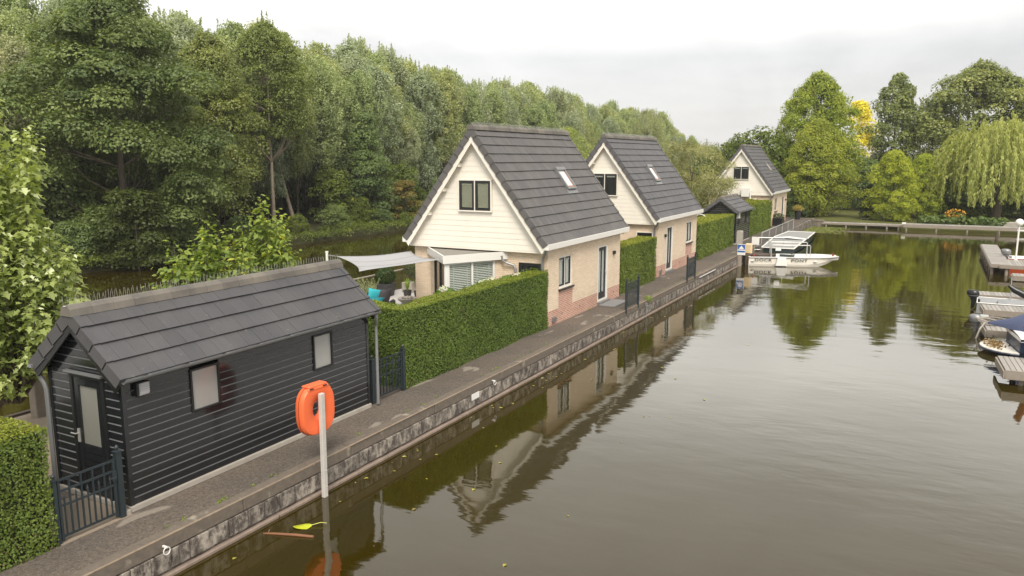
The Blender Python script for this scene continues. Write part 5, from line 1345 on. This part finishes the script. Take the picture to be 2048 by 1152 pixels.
# poplar wood: four built kinds, repeated
PL = 'slender grey green poplar in the dense wood across the back canal'; PG = 'poplars of the wood across the back canal'
pops = []; rng0 = random.Random(4)
for i, (mt, H, rad) in enumerate((('poplar', 15, 2.0), ('poplar_b', 15, 1.8), ('poplar', 15, 2.3), ('poplar_b', 15, 2.1))):
    pops.append(make_tree('poplar_tree', PL, 'tree', PG, mt, 'bark', 110+i, H, rad, 3.0+.9*i, lambda t: (min(1, t*2.2+.5))*(1-t**9)**.65, 210, .56, 120, .165, 1.45, .3, 'rhomb', .12, .12, .93, (rng0.uniform(-.5,.5),rng0.uniform(-.5,.5)), .85, -.8, .6, 90))
SK = [(8,13.5),(28,13.8),(31,14.7),(35,15.2),(38,15.),(40,15.1),(42,14.6),(45,14.2),(47,15.3),(50,16.2),(52,14.8),(56,14.5),(59,15.1),(65,14.2),(71,16.),(76,15.2),(82,14.9),(87,14.3),(91,11.8),(98,14.8),(104,13.9),(115,15.7),(119,12.8),(130,13.7),(141,12.9),(159,14.8),(178,9.6),(240,9)]
def skyh(y):
    for (a, ha), (b_, hb) in zip(SK, SK[1:]):
        if a <= y <= b_: return ha + (hb-ha)*(y-a)/(b_-a)
    return 12
rng = random.Random(77); n_pop = 0
for row, (x0, st, dh) in enumerate(((-48.2, 2.4, -.9), (-51.5, 2.8, .15), (-55.5, 3.2, .3), (-59.5, 3.6, -1.), (-64., 4., -1.5))):  # the two rearmost rows are added to block light behind the wood
    y = 5 + row*1.3
    while y < 190:
        x = x0 + rng.uniform(-1., 1.)
        H = (skyh(y + (x+50)*-.6) + dh + rng.uniform(-1.2, .55))*(1 + (abs(x)-50)*.012)
        if row == 0 and rng.random() < .3: H *= .75
        s = H/15.
        i = rng.randrange(4)
        place(pops[i], x, y, .4, s*rng.uniform(.95, 1.2), s, rng.uniform(0, 6.28)); n_pop += 1
        y += st*rng.uniform(.75, 1.3)*(1 if y < 110 else 1.5)
# understory shrubs along the back bank
us = []
for i, mt in enumerate(('shrub', 'maple', 'under')):
    us.append(make_tree('bank_shrub', 'leafy green shrub on the far bank of the back canal', 'shrub', 'shrubs on the back canal bank', mt, 'bark', 130+i, 3.4, 1.7, .0, umb, 55, .75, 170, .15, .65, .4, 'rhomb', .06, .3, .6))
for y in np.arange(14, 118, 2.3):
    for row in range(2):
        h = rng.uniform(.3, .75) if row == 0 else rng.uniform(.5, 1.5)
        if row and (rng.random() < .2 or 41 < y < 50): continue
        place(us[rng.randrange(3)], -40.6-row*3.6+rng.uniform(-.7,.7), float(y)+rng.uniform(-.8,.8), .2, h*rng.uniform(.85,1.2), h, rng.uniform(0,6))
for y in np.arange(8, 112, 3.1): place(us[1+rng.randrange(2)], -61.5+rng.uniform(-.6,.6), float(y), .2, 1.5, rng.uniform(1.2,1.6), rng.uniform(0,6))  # extra shrub row added behind the trunks to block light under the crowns
ys = make_tree('autumn_shrub', 'yellowing shrub with orange tips on the far bank of the back canal', 'shrub', None, 'alder', 'bark', 140, 3.6, 1.6, .3, umb, 60, .6, 150, .14, .6, .4, 'rhomb', .06, .3, .6)
place(ys, -41.3, 56.6, .3); [c for c in ys.children if c.name.startswith('crown')][0].data.materials[0] = leaf_mat('autumn_leaves', (.10,.085,.02), (.25,.20,.05), (.42,.24,.10), .3)
gs = make_tree('bank_shrub', 'yellow green maple shrub overhanging the back canal below the huge maple', 'shrub', None, 'bright', 'bark', 141, 4.6, 2.0, .2, umb, 70, .8, 170, .18, .6, .5, 'rhomb', .08, .3, .6)
place(gs, -37.8, 27.3, .1, .9); [c for c in gs.children if c.name.startswith('crown')][0].data.materials[0] = leaf_mat('bank_maple', (.045,.06,.016), (.10,.12,.028), (.20,.19,.045), .3)
# ground cover along the bank edge
L = Leaves(150); r = L.rng
for i in range(420):
    y = r.uniform(10, 130); L.dome((-38.9+r.normal()*.55, y, .25+abs(r.normal())*.35), r.uniform(.35,.8), 90, .12, r.random(), .6, .5, -.2, 'rhomb')
o = L.build('undergrowth', M['under']); tag(o, 'tangled low undergrowth along the far bank of the back canal', 'undergrowth', kind='stuff')

# gap trees between and behind the houses
t = make_tree('willow_bush', 'big grey green willow bush behind the weathered small shed', 'tree', None, 'greywillow', 'bark', 160, 6.4, 3.0, .2, ell, 170, .85, 230, .16, .9, .3, 'narrow', .15, .35, .7)
place(t, -15.7, 57., .5, 1.0)
t = make_tree('golden_willow', 'yellow green drooping tree peeping over the ridge of the bay window house', 'tree', None, 'willow', 'bark', 161, 8., 2.2, 1.5, ell, 70, .9, 160, .2, 1.2, -.1, 'narrow', .14, .3)
place(t, -33.5, 75., .4)
t = make_tree('grey_willow', 'dull grey green willow on the skyline behind the bluish roofs', 'tree', None, 'greywillow', 'bark', 162, 12., 2.6, 1.5, ell, 90, .9, 170, .2, 1.1, .1, 'narrow', .16, .3, .85, (1.2,.6))
place(t, -37., 106., .4)
for i, (x, y, s, lab) in enumerate(((-21.,72.,1.0,'rounded green shrub beside the gable of the small distant house'), (-24,96,1.6,'green tree showing past the ridge of the house without bay window'), (-19.6,86.,1.75,'dark olive tree behind the roof of the small distant house'), (-16.4,83.,2.0,'dull green bush at the back of the small distant house'))):
    place(us[0 if i == 2 else i % 3], x, y, .4, s*1.1, s*1.15, i*1.3, lab, 'garden shrubs by the houses')

# right hand shore
bt_ = make_tree('bright_tree', 'tall light green tree standing behind the broad cypress by the small distant house', 'tree', None, 'bright', 'bark', 170, 13.7, 4.1, 2.0, lambda t: egg(t)*.98, 330, .95, 200, .19, .85, .4, 'rhomb', .25, .45, shoots=110)
place(bt_, -11.2, 87., .4)
bs = make_tree('bright_tree', 'broad light green cypress in front, hanging over the lawn corner', 'tree', None, 'bright', 'bark', 171, 8.8, 3.3, .3, lambda t: col(t), 300, .8, 200, .16, .85, .3, 'rhomb', .2, .5)
place(bs, -10.1, 80.2, .4)
dt = make_tree('maple_tree', 'broad dark green maple towering behind the weeping willow', 'tree', None, 'maple_far', 'bark', 172, 16., 7.4, .6, egg, 430, 1.35, 220, .27, .8, .55, 'rhomb', .4, .55, shoots=90)
place(dt, 3.6, 98., .4, 1., .93)
d2 = copy_tree(dt); d2.location = (13., 101., .4); d2.rotation_euler = (0,0,2.); d2.scale = (1.0,1.0,1.0); d2['label'] = 'taller dark maple half hidden beside the broad dark maple'
lt = make_tree('maple_tree', 'loose airy maple between the yellow tree and the broad dark maple', 'tree', None, 'maple_far', 'bark', 173, 14.0, 2.7, 3.5, egg, 110, .85, 150, .24, .9, .5, 'rhomb', .22, .4, shoots=50)
place(lt, -4.2, 95., .4)
ytree = make_tree('yellow_tree', 'bright golden yellow tree glimpsed between the light green tree and dark maple', 'tree', None, 'yellow', 'bark', 174, 12.2, 2.5, 1., egg, 90, 1.1, 200, .24, .6, .5, 'rhomb', .2, .4)
place(ytree, -9.0, 108., .4)
lc = make_tree('lime_conifer', 'round topped yellow green conifer at the lawn edge', 'conifer', None, 'lime', 'bark', 175, 5.9, 2.05, .0, lambda t: (min(1,.75+t*1.2))*(1-t**2.4)**.6, 190, .62, 200, .12, .7, .35, 'rhomb', .12, .6)
place(lc, -3.2, 77.6, .4)
l2 = copy_tree(lc); l2.location = (-.9, 81.5, .4); l2.scale = (.9,.9,.95); l2['label'] = 'second yellow green conifer half hidden behind the round topped one'
dc = make_tree('dark_conifer', 'narrow dark conifer beside the lawn', 'conifer', None, 'darkcon', 'bark', 176, 3.0, .62, .0, lambda t: (min(1,.7+t*2))*(1-t**3)**.7, 60, .32, 130, .09, 1., .2, 'rhomb', .06, .5)
place(dc, -5.2, 78.6, .4)
for i, (x, y, s, lab) in enumerate(((.6,83.,1.2,'dark shrub in the shade between conifer and weeping willow'), (2.4,86.,1.5,'dark shrub behind the weeping willow'), (8.5,88.,1.6,'dark shrub deep under the weeping willow'), (-7.2,92.,1.6,'dull green shrub closing the far end of the lawn'), (-5.,97.,1.6,'shrub at the far lawn end below the yellow tree'), (-13.2,77.,.75,'reedy shrub at the path end'), (-11.6,78.6,.8,'low brownish shrub beside the lawn corner'))):
    place(us[(i+1) % 3], x, y, .4, s*1.15, s, i*1.7, lab, 'shrubs on the far shore')
# weeping willow
ww = thing('weeping_willow', 'weeping willow with long pale yellow green strands over the water edge', 'tree', (5.1, 83.2, .4)); ww.scale = (.97,.97,.95)
L = Leaves(180); r = L.rng; tb = MB(); tpts = trunk(tb, 6.2, .45, .16, (.3,0), 9)
NB = 620
for i in range(NB):
    ang = r.random()*2*PI; q = math.sqrt(r.random()); rr = 6.3*q
    lob = 1+.10*math.sin(4*ang+1)+.07*math.sin(9*ang)
    top = .6 + 8.6*math.sqrt(max(0.02, 1-(q*.97)**2.1)) + r.normal()*.35
    x, y = rr*lob*math.cos(ang), rr*lob*math.sin(ang)
    end = 1.0+.5*r.random() + (1.8*r.random() if r.random() < .35 else 0) + (1.4 if q < .4 else 0)
    Lg = max(1.2, (top-end)*(r.uniform(.45,1.)))
    n = int(Lg*26); t = np.linspace(0, 1, n); sw = r.normal(size=2)*.12
    base = r.random()
    out = .55*np.minimum(1, t*3)
    P = np.stack([x + math.cos(ang)*out + sw[0]*t + r.normal(size=n)*.07, y + math.sin(ang)*out + sw[1]*t + r.normal(size=n)*.07, top + .25*np.sin(np.minimum(t*4,PI)) - Lg*t**1.15], 1)
    N = np.stack([np.full(n, math.cos(ang)), np.full(n, math.sin(ang)), np.full(n, .35)], 1) + r.normal(size=(n,3))*.6
    L.add(P, N, .30*(.7+.6*r.random(n)), np.clip(.2+.55*base+.2*(1-t)+r.normal(size=n)*.1, 0, 1), 'narrow', np.tile([.15*math.cos(ang),.15*math.sin(ang),-1.],(n,1)))
    if i % 16 == 0: limb(tb, tpts[5], (x*.8,y*.8,top-.5), .09)
tb.build('trunk', M['bark'], ww, smooth=True); L.build('crown', M['willow'], ww)
# flower bed plants
hg = []
hostam = leaf_mat('hosta_leaves', (.05,.09,.02), (.15,.20,.05), (.26,.29,.11), .25)
for i in range(9):
    x = -.6 + i*.72; lab = ['big leaved plant below the orange flowers','plump big leaved plant right of the conifer','big leaved plant next to the orange flowers'][i % 3] if False else None
    h = thing('hosta', 'big leaved pale green plant in the bed along the timber jetty', 'plant', (x, 75.3+random.uniform(-.3,.5), .42), group='big leaved plants in the far flower bed')
    L = Leaves(190+i); leaf_ball(L, (0,0,.25), random.uniform(.42,.62), random.uniform(.35,.6), 190, .24, .4, 'oval'); L.build('foliage', hostam, h)
of = thing('orange_flowers', 'patch of orange flowers in the far bed', 'flowers', (1.7, 76., .42))
L = Leaves(205); leaf_ball(L, (0,0,.5), .9, .5, 260, .14, .4); L.build('foliage', M['shrub'], of); L = Leaves(206); leaf_ball(L, (0,-.1,.9), .8, .38, 150, .13, .5); bo = L.build('blooms', leaf_mat('orange_bloom', (.5,.19,.02), (.7,.38,.04), None, .2), of); bo['kind'] = 'stuff'
# water plants at the far corner
L = Leaves(207); r = L.rng; n = 2600; q = r.random(n); P = np.stack([-9.2+3.3*r.random(n)**1.6*(.4+.6*q), 66.5+6.2*r.random(n), np.full(n,.012)], 1)
L.add(P, np.tile([0,0,1.],(n,1))+r.normal(size=(n,3))*.08, .16, r.random(n), 'oval'); o = L.build('water_plants', leaf_mat('duckweed', (.14,.15,.03), (.27,.27,.07), None, .1)); tag(o, 'floating water plants in the far corner of the canal', 'water plants', kind='stuff')

# near shrubs with readable leaves
def leafy_bush(name, label, cat, loc, stems, mat, lsize, tpl, seed, spread, h, step, trunk_h=0., per=3, tipc=.95, zlo=.1):
    root = thing(name, label, cat, loc); L = Leaves(seed); r = L.rng; tb = MB(); rg = random.Random(seed)
    for i in range(stems):
        ang = rg.uniform(0, 2*PI); q = math.sqrt(rg.random()); hh = h*(1-.55*q*q)*rg.uniform(.72, 1.06)
        p0 = Vector((.18*math.cos(ang)*rg.random(), .18*math.sin(ang)*rg.random(), trunk_h)); p2 = Vector((spread*q*math.cos(ang), spread*q*math.sin(ang), max(.4, hh)))
        if trunk_h and i % 4 == 0: p2.z = rg.uniform(1.3, 3.2); p2.x *= 1.1; p2.y *= 1.1
        p1 = (p0+p2)/2 + Vector((math.cos(ang), math.sin(ang), .3))*spread*.12*q
        pts = [p0*(1-t)**2 + p1*2*t*(1-t) + p2*t*t for t in [j/6 for j in range(7)]]
        tb.tube(pts, [.022,.02,.017,.014,.011,.008,.004], 5)
        n = int((p2-p0).length/step)*per; t = zlo+(1-zlo)*r.random(n)**.8
        B = np.array([p0*(1-float(a))**2 + p1*2*float(a)*(1-float(a)) + p2*float(a)**2 for a in t])
        off = r.normal(size=(n,3)); off /= np.linalg.norm(off,axis=1,keepdims=True)
        P = B + off*lsize*(.5+1.5*r.random((n,1)))*np.array([1,1,.7])
        N = np.array([0,0,.9]) + off*.5 + r.normal(size=(n,3))*.35
        tint = np.clip(.18+.35*r.random(n) + np.where(t > tipc-.12*r.random(n), .45, 0) + np.where(r.random(n) < .05, .4, 0), 0, 1)
        L.add(P, N, lsize*(.6+.7*r.random(n))*(1-.3*(t > .93)), tint, tpl, off+np.array([0,0,-.25]))
    if trunk_h > .3: tb.tube([(-.95,-.35,-.5),(-.6,-.2,trunk_h*.6),(0,0,trunk_h+.3)], [.09,.075,.05], 8)
    tb.build('stems', M['bark'], root, smooth=True); L.build('foliage', M[mat], root); return root
leafy_bush('variegated_maple', 'pale variegated maple with cream leaf edges beside the black shed gable', 'tree', (-15.15, 8.1, .5), 110, 'variegated', .14, 'lobed', 211, 1.35, 6.75, .075, .9, 3, .85, .3)
leafy_bush('hazel_bush', 'yellow tipped hazel bush behind the shed ridge, nearer the variegated maple', 'bush', (-15.5, 12.75, .5), 50, 'hazel', .155, 'oval', 212, 1.2, 4.15, .085, 0, 3, .93)
leafy_bush('hazel_bush', 'yellow tipped hazel bush behind the shed ridge, nearer the white sail pole', 'bush', (-16.2, 15.5, .5), 50, 'hazel', .155, 'oval', 213, 1.4, 4.3, .085, 0, 3, .93)
# distant trees on the horizon
for i, (x, y, s) in enumerate(((-60,230,1.6),(-75,235,1.3),(-52,240,1.5),(-66,260,1.7),(-90,270,1.9),(-45,210,1.4),(-38,215,1.4),(-29,160,1.5),(-24,140,1.3),(-33,150,1.3))):
    place(us[i % 3], x, y, .3, s*1.9, s*1.5, i*.9, 'small hazy tree on the horizon near the church spire', 'trees on the horizon')
# ---------------------------------------------------------------- thin moist air
m = bpy.data.materials.new('haze'); m.use_nodes = True; m.node_tree.nodes.clear()
k = NT(m.node_tree); pv = k.n('ShaderNodeVolumePrincipled'); ou = k.n('ShaderNodeOutputMaterial')
pv.inputs['Color'].default_value = (.93,.94,.95,1); pv.inputs['Density'].default_value = .00038; pv.inputs['Anisotropy'].default_value = .1
k.l(pv.outputs[0], ou.inputs['Volume'])
b = MB(); b.box(-3100,3100,-3100,3100,-2.4,26); hz = b.build('haze', m); hz['kind'] = 'stuff'
